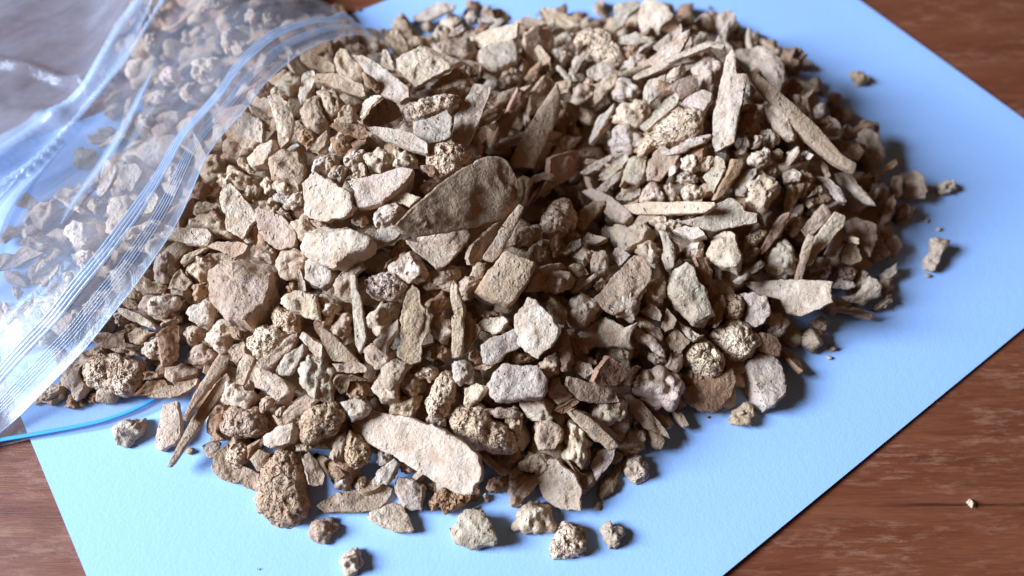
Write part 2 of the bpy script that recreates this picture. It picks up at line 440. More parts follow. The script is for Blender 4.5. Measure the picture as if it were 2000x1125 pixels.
def parse(text):
    out = []; x0 = y0 = 0; bag = False
    for ln in text.strip().splitlines():
        ln = ln.strip()
        if not ln: continue
        if ln[0] == '@':
            p = ln[1:].split(); x0, y0 = map(float, p[0].split(',')); bag = len(p) > 1; continue
        head, rest = ln.split(':', 1); bits = rest.split('|')
        toks = head.split(); pts = [tuple(map(float, w.split(','))) for w in bits[0].split() if ',' in w]
        if len(pts) < 4: continue
        lift = 0.0; face = ''; rest_on = False; crisp = False
        for o in toks[2:]:
            if o[0] == '+': lift = float(o[1:])
            elif o == '=': rest_on = True
            elif o == 'x': crisp = True
            else: face = o
        poly = np.array([(x0+a/3.75, y0+b/3.75) for a, b in pts])
        out.append(dict(kind=toks[0], tone=toks[1], lift=lift, face=face, rest=rest_on, crisp=crisp, poly=poly, bag=bag,
                        label=bits[1].strip() if len(bits) > 1 else None, mark=bits[2].strip() if len(bits) > 2 else None))
    return out

TRACED = """
@400,0
n t: 1025,340 1060,305 1150,315 1195,345 1200,385 1170,410 1090,400 1030,370
f t l: 695,400 720,370 790,380 950,480 960,530 880,545 800,510 710,450
f t: 790,570 815,545 1010,540 1100,600 1160,620 1185,710 1160,720 1060,690 900,620 800,595
b t +2: 950,440 1000,375 1050,390 1080,440 1150,500 1165,570 1150,640 1100,680 1060,670 1040,590 1000,530 960,500 | tan angular chip with a pale ridge lying across a flat tan flake | pale-ridged chip near the bag mouth
f r: 1160,530 1260,600 1280,650 1270,685 1180,620
f g l: 1090,415 1160,410 1270,470 1400,570 1500,650 1500,720 1440,755 1290,690 1200,570 1130,460 | long smooth grey-white flake pointing away from the bag mouth | long grey-white flake by the bag mouth
f c: 1310,370 1340,375 1370,440 1390,520 1340,510 1285,470
n c: 490,650 560,570 640,520 700,550 720,580 680,640 640,690 580,680 510,700
f g: 720,540 800,515 815,560 800,620 760,720 710,790 690,700
f c +1: 460,705 540,690 590,740 640,800 655,860 640,960 610,1050 565,1095 540,1040 530,930 490,800 | leaf-shaped pale flake with its point down, beside the bag edge | leaf-shaped pale flake by the bag
f g l +1: 165,940 290,820 360,850 430,900 440,960 430,1055 340,1030 250,990 | flat white plate half covered by the clear bag edge | white plate under the bag edge
f t: 325,785 400,800 470,870 480,960 430,940 360,850
b t: 160,1060 190,950 300,1000 390,1050 380,1100 250,1110 165,1125
b c: 345,1125 430,1060 510,1020 530,1060 520,1125
n r: 675,950 710,920 780,950 820,1020 810,1060 760,1095 710,1040
f t: 775,1100 800,1060 860,1000 895,965 900,1010 880,1080 830,1125
n c: 905,1110 910,1040 980,980 1030,1000 1045,1060 1020,1120
b t: 690,820 740,770 800,690 840,700 850,820 900,890 900,950 820,960 760,930 710,880
n t +2: 850,700 800,660 830,625 900,640 990,700 1010,740 980,800 930,870 870,850 850,780
n t: 945,880 990,810 1050,750 1120,820 1110,870 1050,900 980,905
f r: 910,925 960,900 1100,905 1180,940 1210,990 1160,1025 1070,1000 980,960
f k r: 1145,890 1210,800 1310,715 1420,790 1440,850 1340,910 1220,940 1160,915
f c: 1140,870 1165,750 1250,700 1310,710 1230,780 1190,850 1150,880
f g +1: 1120,885 1200,935 1400,945 1530,980 1640,1060 1640,1140 1500,1100 1320,1030
n t: 340,630 400,580 460,590 500,620 460,680 380,690
n r: 880,310 940,300 970,350 940,430 880,400
n c: 1230,320 1280,305 1320,335 1290,360 1240,350
b t: 1320,290 1390,235 1470,270 1500,330 1500,400 1400,370
n t: 1370,160 1440,100 1500,120 1500,250 1420,240 1380,200
@800,0
f c +3: -95,440 -20,390 90,340 200,410 290,470 300,510 200,560 80,620 40,645 0,590 -60,560 -85,500 | large jagged pale slab with a rough broken top, upper middle of the heap | large jagged pale slab
f g: 20,130 100,80 200,20 330,30 330,70 240,110 120,160 50,150
n r: 390,0 520,0 520,40 450,60
f k: 590,80 660,60 740,140 700,170 620,170
n g: 405,130 440,75 490,90 480,140 430,170
n g: 520,90 545,40 590,50 580,100 540,120
f g: 500,140 590,120 640,150 600,175 510,165
n g: 170,230 230,165 280,190 270,250 200,300
n k: 230,250 280,210 310,240 290,290 240,300
p g: 295,270 310,220 400,185 420,210 330,280
n t: 295,150 350,120 390,140 370,180 310,190
f c +1: 430,285 560,230 800,170 790,280 700,325 530,360 470,320 | pale flat bar with a square broken end near the far edge | pale square-ended bar
b t: 180,350 300,300 430,285 490,350 500,390 400,440 250,420
n r: 480,210 530,170 590,190 570,220 500,230
b g x: 505,400 590,350 770,325 795,380 790,470 740,500 640,530 520,500 | square grey block standing below the pale flat bar | square grey block
f t r: 840,250 910,195 1020,220 1060,290 1060,380 1040,540 860,520 840,400
f t l: 910,360 960,340 1030,430 1040,520 970,500
f t: 810,170 840,125 960,150 1010,180 900,200
b t: 965,60 1020,55 1100,90 1220,150 1250,200 1150,230 1060,190 980,130
n c: 1010,160 1040,110 1090,115 1080,160 1030,185
s c +4: 1205,290 1230,230 1300,200 1400,190 1470,250 1530,330 1570,420 1500,450 1380,440 1250,370 | large cream porous lump with a reddish underside at the far top | cream porous lump at the far top
n g: 1070,260 1150,230 1210,240 1205,330 1150,350 1080,310
n g: 1040,360 1090,330 1150,370 1165,430 1120,480 1060,420
n g: 1190,430 1250,400 1300,440 1270,510 1200,500
p g: 1060,490 1090,475 1190,580 1150,590
p g: 1170,510 1190,510 1225,590 1200,600
f g: 1300,520 1370,465 1500,470 1500,570 1390,590 1300,560
p t: 1350,650 1400,590 1520,530 1520,620 1440,700 1360,780
n t: 1170,660 1220,620 1340,630 1350,720 1290,785 1200,750
n t: 1280,590 1330,555 1350,600 1310,640
f t: 1060,610 1190,590 1160,680 1110,700
p t +4 r x: 1072,615 1102,720 1057,900 907,1237 742,1230 757,1140 922,840 | long brown splinter standing on end with grey specks, in the shaded hollow | long brown upright splinter
f t r: 860,850 880,690 990,545 1060,600 1010,690 900,850
p r: 790,640 830,660 850,740 760,880 640,1120 590,1120 610,1010 660,890 720,790
f t: 560,760 640,690 780,640 790,690 700,760 620,790
f r: 500,880 560,800 690,800 700,820 610,890 500,940
f c +4: 470,620 595,640 590,690 520,880 430,1060 340,1080 310,1000 340,840 430,700 | smooth pale upright plate with a ragged top edge, left of the shaded hollow | pale upright plate
b t: 140,660 230,590 340,500 430,510 435,570 410,650 300,670 180,690
s c +3: -60,800 60,720 200,690 350,680 385,720 200,840 60,900 -20,890 -40,850 | porous honeycombed slab below the large jagged pale slab | honeycombed slab
f g: 30,900 130,880 280,810 310,870 310,990 270,1030 140,1060 30,980
n t: 645,590 680,540 760,490 800,510 810,580 740,610 680,625
n t: 825,560 870,530 960,515 970,560 900,600 840,590
f k: 430,490 500,480 510,550 440,560
n t: 20,280 70,260 110,280 100,330 30,320
f t: 110,340 250,400 380,450 330,470 200,400
n r: 1080,900 1120,780 1170,800 1170,960 1110,1010 1070,980
p t: 1110,740 1200,760 1350,860 1370,910 1280,900 1150,820
p g: 1300,1060 1340,960 1400,850 1500,760 1500,800 1420,920 1350,1060
n c: 1055,1090 1120,1010 1250,990 1230,1030 1170,1110 1100,1125
n r: 1170,900 1230,920 1250,980 1180,1000
@1200,0
f c +2: 165,150 200,30 230,0 300,0 390,50 430,110 400,150 340,200 330,260 270,260 200,240 | fan-shaped pale flake standing at the far edge of the heap | fan-shaped pale flake
f g: 0,40 70,20 180,10 190,50 100,120 60,200 0,230
p g: 0,280 150,245 280,290 290,310 120,330 0,330
n r: 75,380 110,330 170,325 200,370 170,400 100,410
n g: 80,450 130,400 220,385 260,450 180,510 110,530
f g: 290,340 400,250 420,330 320,380
f g: 420,250 490,180 500,250 450,330 420,310
f c +2: 250,440 340,370 480,260 555,225 540,280 490,380 300,490 265,470 | pale pointed flake with a flat face, behind the long curved strip | pale pointed flake
p c +3: 110,580 200,530 300,480 450,390 560,360 690,290 760,280 820,320 800,370 700,350 600,390 470,440 370,510 250,560 150,600 | long thin pale strip with a hooked round end, far right of the heap | hooked pale strip
b k: 490,150 540,85 590,130 570,190 510,190
b t: 590,170 640,100 740,110 740,190 640,210
b g: 735,130 860,60 890,130 870,190 800,230 750,190
n k: 880,190 910,180 915,240 880,240
n g: 600,260 640,230 690,250 670,300 610,310
n t: 510,320 560,265 590,300 570,350 510,360
n c +1: 595,490 650,410 760,400 805,420 790,540 740,670 640,660 600,570 | cream shield-shaped lump against the tall pale notched plate | cream shield-shaped lump
f c +5: 820,420 860,365 890,410 890,540 920,570 970,545 940,730 900,900 880,1040 790,1100 740,1125 720,1050 720,860 750,720 790,560 | tall pale plate with a notched top standing upright on the right heap | tall notched pale plate
b g: 860,390 960,380 1080,335 1130,400 1240,470 1250,580 1210,660 1130,560 1000,480 900,470 | rough grey arched chunk over the long brown bar | rough grey arched chunk
n t: 940,350 1080,270 1200,310 1230,400 1180,430 1120,350 1060,330
n k +8: 1225,440 1300,330 1370,340 1415,420 1360,500 1270,500 | dark brown round lump at the far right edge, by the paper | dark round lump
n k: 1210,660 1290,590 1370,610 1400,650 1300,690
p t +4 x: 956,535 1015,520 1237,702 1500,945 1650,1130 1765,1200 1750,1270 1600,1200 1400,1030 1210,830 1000,600 | longest brown bar lying diagonally along the right side of the heap | long diagonal brown bar
b c +2: 1085,770 1130,740 1220,810 1290,900 1340,980 1320,1040 1260,1030 1170,950 1110,850 | smooth cream sliver tucked under the long diagonal brown bar | cream sliver under the brown bar
n r: 920,850 960,760 1030,745 1090,800 1085,890 1030,960 920,980
f g: 480,770 560,700 650,660 720,690 700,760 640,850 580,790
f t r: 370,660 460,590 600,550 610,660 560,690 480,740 440,680
f g: 220,650 250,590 380,550 370,620 330,690 260,760 215,720
n c: 370,560 430,480 510,470 520,520 460,570 400,590
n g: 0,600 100,580 190,600 190,660 120,710 20,710 -60,680 -40,610
n c +1: 20,800 90,740 200,720 260,790 240,850 150,900 60,900 0,880
n g: -40,950 40,900 170,920 200,960 160,1090 80,1110 0,1120 -30,1050
f g: 190,930 270,850 370,740 450,680 480,720 450,780 350,860 240,960
s c +4: 180,1100 220,1000 370,870 440,800 560,780 640,830 650,930 600,1000 460,1060 400,1090 290,1080 230,1125 | spongy open-pored chunk left of the tall pale notched plate | spongy open-pored chunk
p g: 380,1110 500,1050 600,1010 720,980 700,1010 600,1070 450,1125
n r: 520,1125 580,1060 660,1040 700,1090 650,1125
n c: 1100,960 1150,930 1230,1030 1170,1070 1110,1050
p t: 930,1060 970,990 980,1060 960,1125 920,1125
p t: 1005,1090 1030,990 1090,1000 1060,1070
@1500,100
n t =: 605,170 635,125 680,150 740,170 750,200 700,235 640,215 | small grey-tan crumb lying alone on the paper, upper right
n k +8: 660,550 690,505 770,495 825,545 790,605 720,590
n g: 340,400 370,360 420,380 440,430 400,470 350,450
n k: 480,440 490,370 540,400 570,460 530,500 490,490
f g: 390,540 430,480 500,500 530,560 520,610 430,620 380,590
f k: 540,570 580,530 640,580 650,640 580,650 540,620
b g: 660,600 720,590 810,640 840,700 850,800 800,880 740,900 720,800 700,700
f t: 540,740 620,690 660,680 690,740 660,800 590,770
p r: 760,930 860,840 930,790 960,820 900,870 800,950
p t: 190,330 280,320 320,540 260,520 220,430
p g: 490,890 540,890 620,920 700,1020 790,1125 720,1125 600,1050 520,970
p t: 395,810 430,830 460,920 430,930 400,870
f g: 350,920 440,930 520,1000 570,1110 500,1110 440,1000
n g: 770,1000 800,960 880,990 890,1050 840,1100 790,1080
p t: 890,940 920,900 970,920 980,1050 940,1090 900,1020
f c: 1000,900 1080,870 1140,920 1160,1010 1150,1080 980,1085 1010,1010 | pale square flake with concave sides at the right tip of the heap | pale concave-sided flake at the right tip
n c =: 1230,1000 1290,940 1370,930 1390,990 1350,1020 1280,1040 | rightmost cream chip of the heap with a dark spot on its end
n c: 110,830 150,740 220,710 230,760 180,830 130,860
b g: 100,930 180,865 240,910 220,960 130,960
n r: 170,1010 200,900 290,870 340,930 310,1020 230,1070 180,1060
n t: 300,1020 350,980 400,1000 390,1060 330,1070
n k: 230,1080 300,1070 440,1040 470,1080 400,1125 260,1125
@300,270
n t: 365,200 400,90 470,120 530,190 500,230 440,285 380,260
b t: 540,110 550,30 640,60 720,80 690,140 610,165 570,130
b c: 705,160 730,100 880,20 900,60 880,110 830,200 740,220
n t: 610,150 640,130 710,180 740,260 680,230 620,200
b t +1: 850,200 860,130 970,95 1060,110 1080,200 1120,260 1100,330 1060,370 1030,330 960,300 870,270 | blocky tan lump with rust-brown hollows in its face, left of centre | blocky tan lump with brown hollows
n c: 445,290 540,240 600,205 680,250 730,310 690,350 620,350 560,330 510,350
n t: 665,370 700,335 770,340 785,420 740,465 690,430
f c +4: 490,400 560,325 620,380 700,480 765,590 700,670 660,745 530,660 520,570 490,470 | smooth kite-shaped grey-white plate with its point towards the camera, left | kite-shaped grey-white plate
p r: 270,400 310,330 430,315 510,350 480,430 380,440 280,435
n t: 270,560 300,490 420,440 490,490 500,550 400,575
n t: 215,630 270,580 430,560 520,550 525,650 590,710 550,730 450,700 400,660 300,660
f c +2: 5,710 150,660 400,665 425,720 400,795 250,770 100,740 | flat pale strip with a blue-grey stain, poking under the bag edge | blue-stained pale strip at the bag edge
f t: 405,800 470,760 640,760 700,790 670,840 600,880 500,830
b t: 660,740 700,690 750,640 765,700 730,770 690,775
f t: 760,530 800,515 940,570 1015,640 1055,700 1040,790 940,825 880,800 820,750 765,640 | tan oval flake with a rough broken corner, left of centre | tan oval flake
n t: 745,490 800,450 890,460 915,500 880,550 780,520
n t: 900,530 940,510 1010,580 1000,615 930,570
n t: 1015,610 1060,570 1140,570 1150,620 1230,700 1240,770 1190,820 1120,770 1060,740
f c +3: 1095,340 1180,240 1240,280 1360,350 1440,400 1465,510 1420,570 1280,610 1190,600 1105,560 1110,440 | broad pale plate with a stepped broken layer on its face | broad pale stepped plate
n t: 1130,595 1200,600 1290,620 1280,680 1245,715 1200,660
n c: 850,320 920,300 1000,330 1010,380 960,410 890,380
n g: 850,420 920,400 1000,420 1010,460 930,480
n c: 940,490 1000,430 1090,370 1110,430 1100,495 1030,510 960,515
n c: 770,320 830,280 880,290 850,330 890,380 830,400
n g: 1145,230 1190,140 1270,105 1300,130 1260,200 1170,255
n t: 1270,130 1310,115 1360,150 1310,220 1250,240
n t: 1270,260 1330,220 1400,190 1420,220 1360,290 1300,310
n t +1: 890,920 940,830 1050,820 1180,805 1190,880 1100,980 1040,1030 960,1020 900,970 | round tan lump with pale cracked veins, above the big brown block | veined tan lump
n t: 740,830 800,790 900,810 880,900 790,890
b g +1: 1125,905 1200,880 1260,910 1340,950 1330,1030 1240,1115 1200,1080 1130,1030
n c: 220,970 280,880 360,850 440,880 450,950 410,1010 350,1050 270,1030
p t: 190,900 260,840 330,800 400,810 300,870 210,950
f t: 430,850 520,840 610,880 580,930 470,940
b t +5: 415,1010 470,950 620,910 770,890 850,930 890,1000 890,1130 850,1260 700,1360 560,1330 430,1220 415,1110 | big brown block with a smooth pale front face and fibrous top, left | big brown block
n g: 30,860 80,810 130,830 150,900 130,990 90,1070 40,1060 -20,950
n c: -50,1080 0,1040 60,1040 95,1080 60,1115 0,1110
f t: 110,1100 150,1000 200,950 240,1020 290,1060 240,1120
n r: 285,1090 340,1055 410,1060 420,1110 340,1130
f g: 1050,990 1075,955 1115,1080 1120,1130 1070,1130
n r: 975,1080 1010,1060 1060,1100 1040,1130 980,1130
n c: 1370,140 1430,100 1500,85 1540,110 1500,190 1460,225 1400,180
@650,270
n c +1: 230,190 260,100 320,60 420,90 440,140 420,210 360,245 280,235 | round cream lump left of the neat white pebble-like chip | round cream lump
n c +1: 440,170 450,90 510,80 580,110 615,170 610,215 520,215 445,215 | pebble-like cream chip with a cleft, above the pale fish-shaped flake | cleft cream pebble
n c: 60,150 120,120 210,65 240,110 190,210 140,225
b r: 0,0 90,0 130,60 80,120 20,110
f c +2: 110,320 190,300 330,270 510,220 600,240 560,310 430,420 350,480 270,500 180,520 170,440 180,400 | pale fish-shaped flake with a forked left end | pale fish-shaped flake
s c +7: 695,140 710,60 800,20 900,10 970,50 1000,110 960,170 930,220 860,265 790,235 720,190 | round spongy cream ball resting above the big brown flake | round spongy ball
f t +9 R: 445,650 560,530 700,410 830,300 950,220 1030,190 1060,155 1150,130 1270,150 1300,210 1350,300 1370,420 1360,490 1250,590 1000,660 760,700 630,720 500,690 | largest shaded brown flake with a speckled curved face, middle of the heap | largest dark brown flake
p r: 650,210 700,195 830,260 850,290 790,330 730,280
n c: 670,350 690,300 760,330 790,340 720,400 680,395
n c +3: 260,580 320,520 370,470 480,465 540,510 510,570 450,600 380,650 300,640 | bright white lump pressed against the left point of the dark brown flake | bright white lump by the brown flake
f c: 390,470 470,400 520,390 640,440 560,510 530,490
f g +1: 290,720 330,670 450,640 510,690 470,740 370,790 300,805 280,770
b c +6: -190,820 -160,690 -80,650 20,640 180,660 270,710 300,770 280,820 180,860 60,930 10,950 -60,930 -140,880 | large bright cream lump with a smooth flat top, left of centre | large bright cream lump
s r: 370,980 400,870 470,750 520,740 540,820 500,880 420,910
b c +3: 415,930 500,890 500,830 580,840 640,900 680,980 650,1040 560,1060 430,980 | cream lump with a square notch above the dark-pored lump | notched cream lump
s g +4: 240,1060 290,1010 430,980 500,1030 540,1080 500,1170 400,1190 280,1150 | grey-white lump full of dark pores, middle of the heap | dark-pored lump
n c +1: 580,720 700,710 800,700 810,750 750,805 660,790
f c +1: 530,750 620,770 800,690 980,680 1005,720 930,830 800,950 760,950 680,890 600,830 | triangular tan flake under the big dark brown flake, blue-grey at its tip | triangular tan flake
p t +5 x: 1360,490 1400,500 1390,550 1310,700 1230,850 1180,905 1100,880 1110,850 1200,720 1290,570 | rod-like tan splinter leaning at the right end of the dark brown flake | rod-like tan splinter
n t: 690,1050 720,950 850,910 910,960 910,1040 800,1110 720,1100
f t r: 980,880 1000,800 1110,700 1200,620 1240,610 1220,680 1130,810 1060,930 1000,930
p t: 1010,1010 1040,930 1120,900 1090,1020
b t +6 x: 1040,1125 1130,1000 1260,835 1400,890 1480,920 1430,1060 1340,1180 1300,1230 1150,1190 | thick rectangular grey-tan block with a sanded top, centre of the heap | thick rectangular block
n t: 915,1080 940,1010 1000,1010 1080,1030 1050,1090 1000,1190 930,1130
n t: 1340,290 1370,260 1440,270 1470,310 1430,380 1420,520 1390,490
n t: 1300,750 1350,620 1420,620 1500,650 1540,690 1500,750 1400,770
n g: 30,290 0,230 90,195 110,210 80,270 40,310
f c: 195,190 230,190 240,270 200,295
n g: 125,290 150,245 190,250 200,290 150,310
n r: 130,580 200,555 260,600 220,640 150,620
@1000,270
f r R: 130,490 220,390 360,330 450,270 480,100 440,90 270,140 260,290 120,500
p t: 100,340 180,260 250,240 350,300 330,325 230,310
s c +5: 230,600 260,520 320,450 410,435 450,490 490,550 480,620 430,670 340,715 260,680 | round cream lump with a rust-brown crater, right of the dark brown flake | rust-cratered cream lump
p t: 470,660 500,530 610,450 690,460 650,540 570,620 520,680 +1
b c +2: 520,400 580,370 690,420 780,480 880,550 890,580 830,630 720,600 640,560 660,500 | pale wedge-ended chip behind the left end of the straight pale stick | pale wedge-ended chip
n t: 0,760 0,660 60,605 170,630 240,670 200,740 90,770
n t: 100,820 170,780 240,800 270,860 220,910 140,890
n t: 160,770 220,730 290,740 295,800 250,810
p r: 285,880 290,740 340,710 345,800 310,890
n t: 380,720 430,675 510,700 500,745 420,740
f g: 340,850 420,770 500,745 500,800 400,850
b c: 390,830 440,800 560,810 590,850 530,920 450,880
p c +4 x: 820,490 1000,470 1300,465 1500,470 1500,500 1420,550 1150,560 900,560 | straight pale stick lying flat in the middle of the right heap | straight pale stick
n c +5: 930,440 970,340 1040,320 1110,360 1120,440 1060,480 960,475 | round cream lump resting on the left half of the straight pale stick | round cream lump on the stick
n t: 1110,350 1150,320 1200,380 1210,460 1120,460
b g +1: 785,400 830,260 870,120 920,130 990,170 980,260 930,360 850,400 790,440
f g: 760,440 800,400 940,370 940,420 860,460 780,460
p g: 500,250 560,200 720,120 740,150 650,220 540,280
f g: 640,270 720,190 850,110 850,160 800,230 700,310 650,310
p g: 600,380 700,310 830,220 800,290 690,390 640,400
f t: 980,240 1040,100 1100,60 1240,120 1200,180 1080,320 990,310
p g +2: 1080,110 1180,80 1300,30 1440,-10 1440,20 1300,80 1150,130
n r +1: 1290,90 1400,30 1440,60 1430,120 1370,230 1330,180
n c +2: 1230,160 1290,110 1380,130 1370,200 1310,250 1245,230
n g: 1200,300 1240,230 1310,260 1350,270 1340,330 1240,340
n c: 1220,400 1290,330 1370,340 1410,390 1370,450 1250,450
n t: 650,660 700,630 720,700 680,720
b c +1: 700,650 780,640 860,660 940,630 1060,680 1030,720 850,830 760,800 710,720 | concave pale piece with a scooped face below the straight pale stick | scooped pale piece
n c +2: 1020,610 1060,570 1110,560 1160,620 1200,590 1250,610 1230,650 1120,680 1050,650 | small white twin-lobed crumb below the straight pale stick | white twin-lobed crumb
f c: 520,740 560,700 700,740 620,780 550,770
n c +2: 915,790 960,750 1010,735 1095,800 1050,830 1090,880 1050,920 970,870 920,830 | white chip with ridged layers above the tall brown-backed shard | white ridged chip
p g +1: 1080,690 1150,690 1185,820 1190,950 1130,970 1100,880 1100,760
f g: 1160,670 1280,650 1380,650 1420,720 1330,750 1230,710
n c: 1250,830 1280,780 1390,740 1410,790 1380,850 1300,870
f t: 1170,750 1230,770 1240,830 1190,890
f g: 730,880 750,810 800,810 870,860 790,950
b c +1: 555,880 590,830 690,825 720,880 720,960 660,1020 610,1030 570,950
f t: 390,960 450,920 520,940 560,1000 490,1010
p c: 430,1120 530,1050 630,975 640,1000 560,1060 470,1125
f t: 85,1120 150,1010 230,930 350,915 390,960 300,990 220,1060 200,1125
n c +4: 220,1070 280,1010 340,970 400,1000 450,1010 470,1040 400,1110 310,1120 230,1105 | white crumbly lump lying on a tan flake, right of the thick block | white crumbly lump
n c: 595,1090 640,1045 690,1060 680,1110 620,1125
f t +4: 650,1125 700,1060 800,950 900,850 960,870 1020,960 1020,1040 960,1120 880,1210 840,1260 750,1290 650,1240 600,1170 | tall brown-backed shard with a pale rim, right of centre | tall brown-backed shard
n c: 970,1110 1020,1040 1110,1020 1140,1080 1100,1150 1000,1150
b g +4: 1160,1040 1200,960 1280,905 1330,920 1340,1000 1360,1050 1420,1110 1440,1200 1480,1330 1370,1400 1280,1320 1190,1220 1150,1130 | large knobbly blue-grey lump right of centre | large knobbly blue-grey lump
n t: 1370,880 1430,880 1460,960 1440,1050 1390,1030
n g: 1430,860 1470,780 1520,740
@1350,270
n c: 70,210 110,120 170,110 200,150 150,200 100,250
f g +1: 90,280 160,210 180,130 240,160 255,230 210,310 165,405 130,360 | blue-stained white flake pointing down, beside a red-brown bar | blue-stained white flake
p r +2 x: 300,150 390,155 380,200 320,300 250,400 190,450 165,450 210,340 280,220 | short red-brown bar with a square top on the right heap | short red-brown bar
f g: 310,360 360,300 410,230 480,225 480,260 420,330 390,430 330,420
n c +3: 430,150 470,85 550,60 600,110 580,180 500,230 450,220
n c: 580,90 650,75 680,110 640,150 600,140
n t: 535,230 590,180 640,210 610,265 560,270
f c: 690,190 720,120 790,70 790,110 740,180 690,225
n t: 740,180 790,110 830,150 800,210 750,215
n c +5: 405,380 440,300 510,255 590,290 670,320 670,370 600,460 590,520 540,535 470,480 410,440 | large bright cream knobbly lump above the grey-white wing-shaped flake | bright cream knobbly lump
b g +1: 660,260 770,225 800,270 790,310 680,330
n r: 710,400 730,330 800,300 800,225 880,250 905,300 870,370 800,420 740,440
n t: 860,400 920,345 965,380 940,430 880,430
n k: 800,470 880,430 1000,410 1030,450 960,500 850,500
f g +3: -80,610 90,570 180,480 290,435 350,470 400,540 480,550 480,620 330,650 150,680 30,650 | grey-white wing-shaped flake at the right end of the straight pale stick | grey-white wing-shaped flake
f r: 390,470 480,490 530,640 490,590 470,550 400,530
b c +2: 120,850 160,760 200,690 290,665 330,700 340,800 370,900 330,975 230,950 140,900 | bright white tooth-shaped lump below the wing-shaped flake | white tooth-shaped lump
n c: 0,660 40,650 100,710 90,750 10,740
n c: 0,800 50,745 95,760 95,830 40,865 0,850
s c: 370,770 420,700 530,650 565,690 500,770 430,800
p r: 500,830 570,690 650,570 720,540 720,590 640,710 550,830 510,855
n t: 710,660 750,530 810,560 810,650 770,735 720,710
n t: 430,820 500,790 500,850 450,850
f t +3: 810,670 880,580 960,480 1020,560 990,600 900,700 840,720
f c +5 x: 820,900 900,740 960,650 1050,540 1120,570 1110,650 1060,690 990,790 930,830 880,920 850,940 | pale stepped bar with a violet-blue stain on its side, right heap | blue-stained pale stepped bar
p t +4 x: 750,1080 780,930 820,790 860,700 900,720 870,830 830,960 800,1060 770,1085 | thin tan splinter standing upright left of the blue-stained stepped bar | thin upright splinter
f t: 980,850 1050,700 1110,650 1110,770 1050,870
n g +1: 540,880 600,780 680,720 770,810 790,900 740,1000 660,1030 600,1040 540,980 | rough grey-white boulder-like lump left of the thin upright splinter | rough grey boulder-like lump
p g: 300,1050 420,960 520,885 550,920 450,1000 340,1080
f r: 20,870 90,870 150,970 140,1060 90,1060
f g +3: 380,1060 500,1050 730,1035 1040,1050 1025,1100 1030,1200 960,1240 800,1300 700,1280 640,1180 500,1150 | broad dark grey plate with blue-grey streaks, lower right of the heap | broad dark grey plate
n t: 900,930 960,880 1030,890 1030,960 940,980
n g: 940,1000 1000,950 1030,960 1000,1030 950,1030
f t: 1085,860 1160,730 1200,740 1250,900 1180,930 1100,910
n g: 1330,860 1370,770 1360,700 1410,740 1450,860 1400,910 1340,900
b t: 1120,620 1200,590 1350,640 1340,800 1290,870 1240,800 1180,720
f t: 1420,740 1500,710 1540,780 1480,880 1440,820
p t: 1390,620 1420,480 1480,420 1500,480 1450,600 1410,640
s g: 1055,990 1120,930 1200,940 1225,990 1160,1050 1080,1040
n c: 1215,1050 1240,970 1300,970 1270,1060 1230,1090
b c +3: 1270,1060 1310,1005 1380,1020 1370,1120 1350,1160 1300,1180 1260,1230 1150,1200 1090,1160 1200,1150 | bright white angular chip at the lower right edge of the heap | bright white angular chip at the edge
f g: 1380,1000 1500,920 1500,990 1420,1050
p g: 1030,1090 1150,1050 1200,1080 1130,1110
@60,520
n c +1: 725,120 820,100 860,130 970,130 990,170 940,190 860,200 770,170
n c +3: 780,300 860,230 950,185 1060,210 1110,260 1080,310 1000,360 930,385 840,360 790,330 | two-tone lump, white on the left half and brown on the right, by the bag | two-tone lump by the bag
n t: 1010,160 1060,40 1120,50 1180,110 1170,200 1090,220 1020,200
n r: 1185,170 1200,130 1300,115 1300,200 1220,250 1190,220
b g +1: 1140,340 1190,290 1290,240 1335,260 1335,400 1290,460 1240,420 1160,380 | white cup-shaped chip left of the big brown block | white cup-shaped chip
f c: 650,310 700,310 820,360 900,420 920,460 840,440 720,390 660,350
f t: 670,270 710,230 790,290 770,320 700,300
n t: 700,200 750,170 840,210 800,260 740,250
n g: 600,370 640,320 690,360 700,410 630,430
n k: 700,430 740,410 820,460 700,470
p t: 420,570 480,490 690,480 700,580 800,590 760,600 550,590
b t: 685,510 740,460 860,465 930,485 860,520 800,575 720,570
n c +1: 770,640 820,580 900,510 950,560 960,680 900,670 830,650
f r +3: 920,500 1000,440 1090,430 1090,560 1080,680 1000,730 960,745 950,650 935,570 | upright reddish flake with a sharp pale left edge, lower left | upright reddish flake
n t: 955,430 980,380 1080,350 1110,380 1060,430 970,450
n t +1: 1105,480 1130,430 1250,450 1265,520 1180,590 1110,530
n c +1: 1275,520 1330,440 1400,390 1450,430 1460,520 1410,600 1370,625 1290,570
n t: 1120,680 1160,610 1260,560 1360,630 1330,690 1240,740 1150,710
b t: 1000,750 1120,725 1230,740 1220,800 1120,840 1050,860 1000,800
p k: 830,780 1000,760 1010,800 900,830 830,830
s c +5: 350,760 400,700 520,660 620,635 740,680 840,740 830,810 770,910 700,935 540,930 440,890 370,810 | large knobbly cream lump with dark pits at the lower bag edge | large pitted cream lump
b c +2: 235,780 280,710 370,640 450,680 370,730 360,800 440,900 400,950 330,990 300,930 270,850 | branching cream lump touching the bag's clear edge, far left | branching cream lump
n c: 30,990 90,930 160,870 240,840 255,910 190,1000 100,995
n r: 255,1000 290,930 340,970 400,970 370,1030 290,1035
n r: 405,960 480,920 530,930 480,1000 430,995
f r: 760,940 860,840 990,830 1010,870 920,940 820,950
f t +1: 860,960 900,900 1060,860 1230,820 1220,870 1100,950 1000,970
n t: 400,610 470,590 560,610 550,660 480,670
p t: 590,605 740,600 800,660 740,650 640,630
p t +2 x: 1400,620 1460,670 1440,740 1330,870 1220,1000 1150,1125 1110,1125 1180,970 1270,840 1330,720 | slim brown bar with a pale edge, left of the longer brown blade | slim brown bar
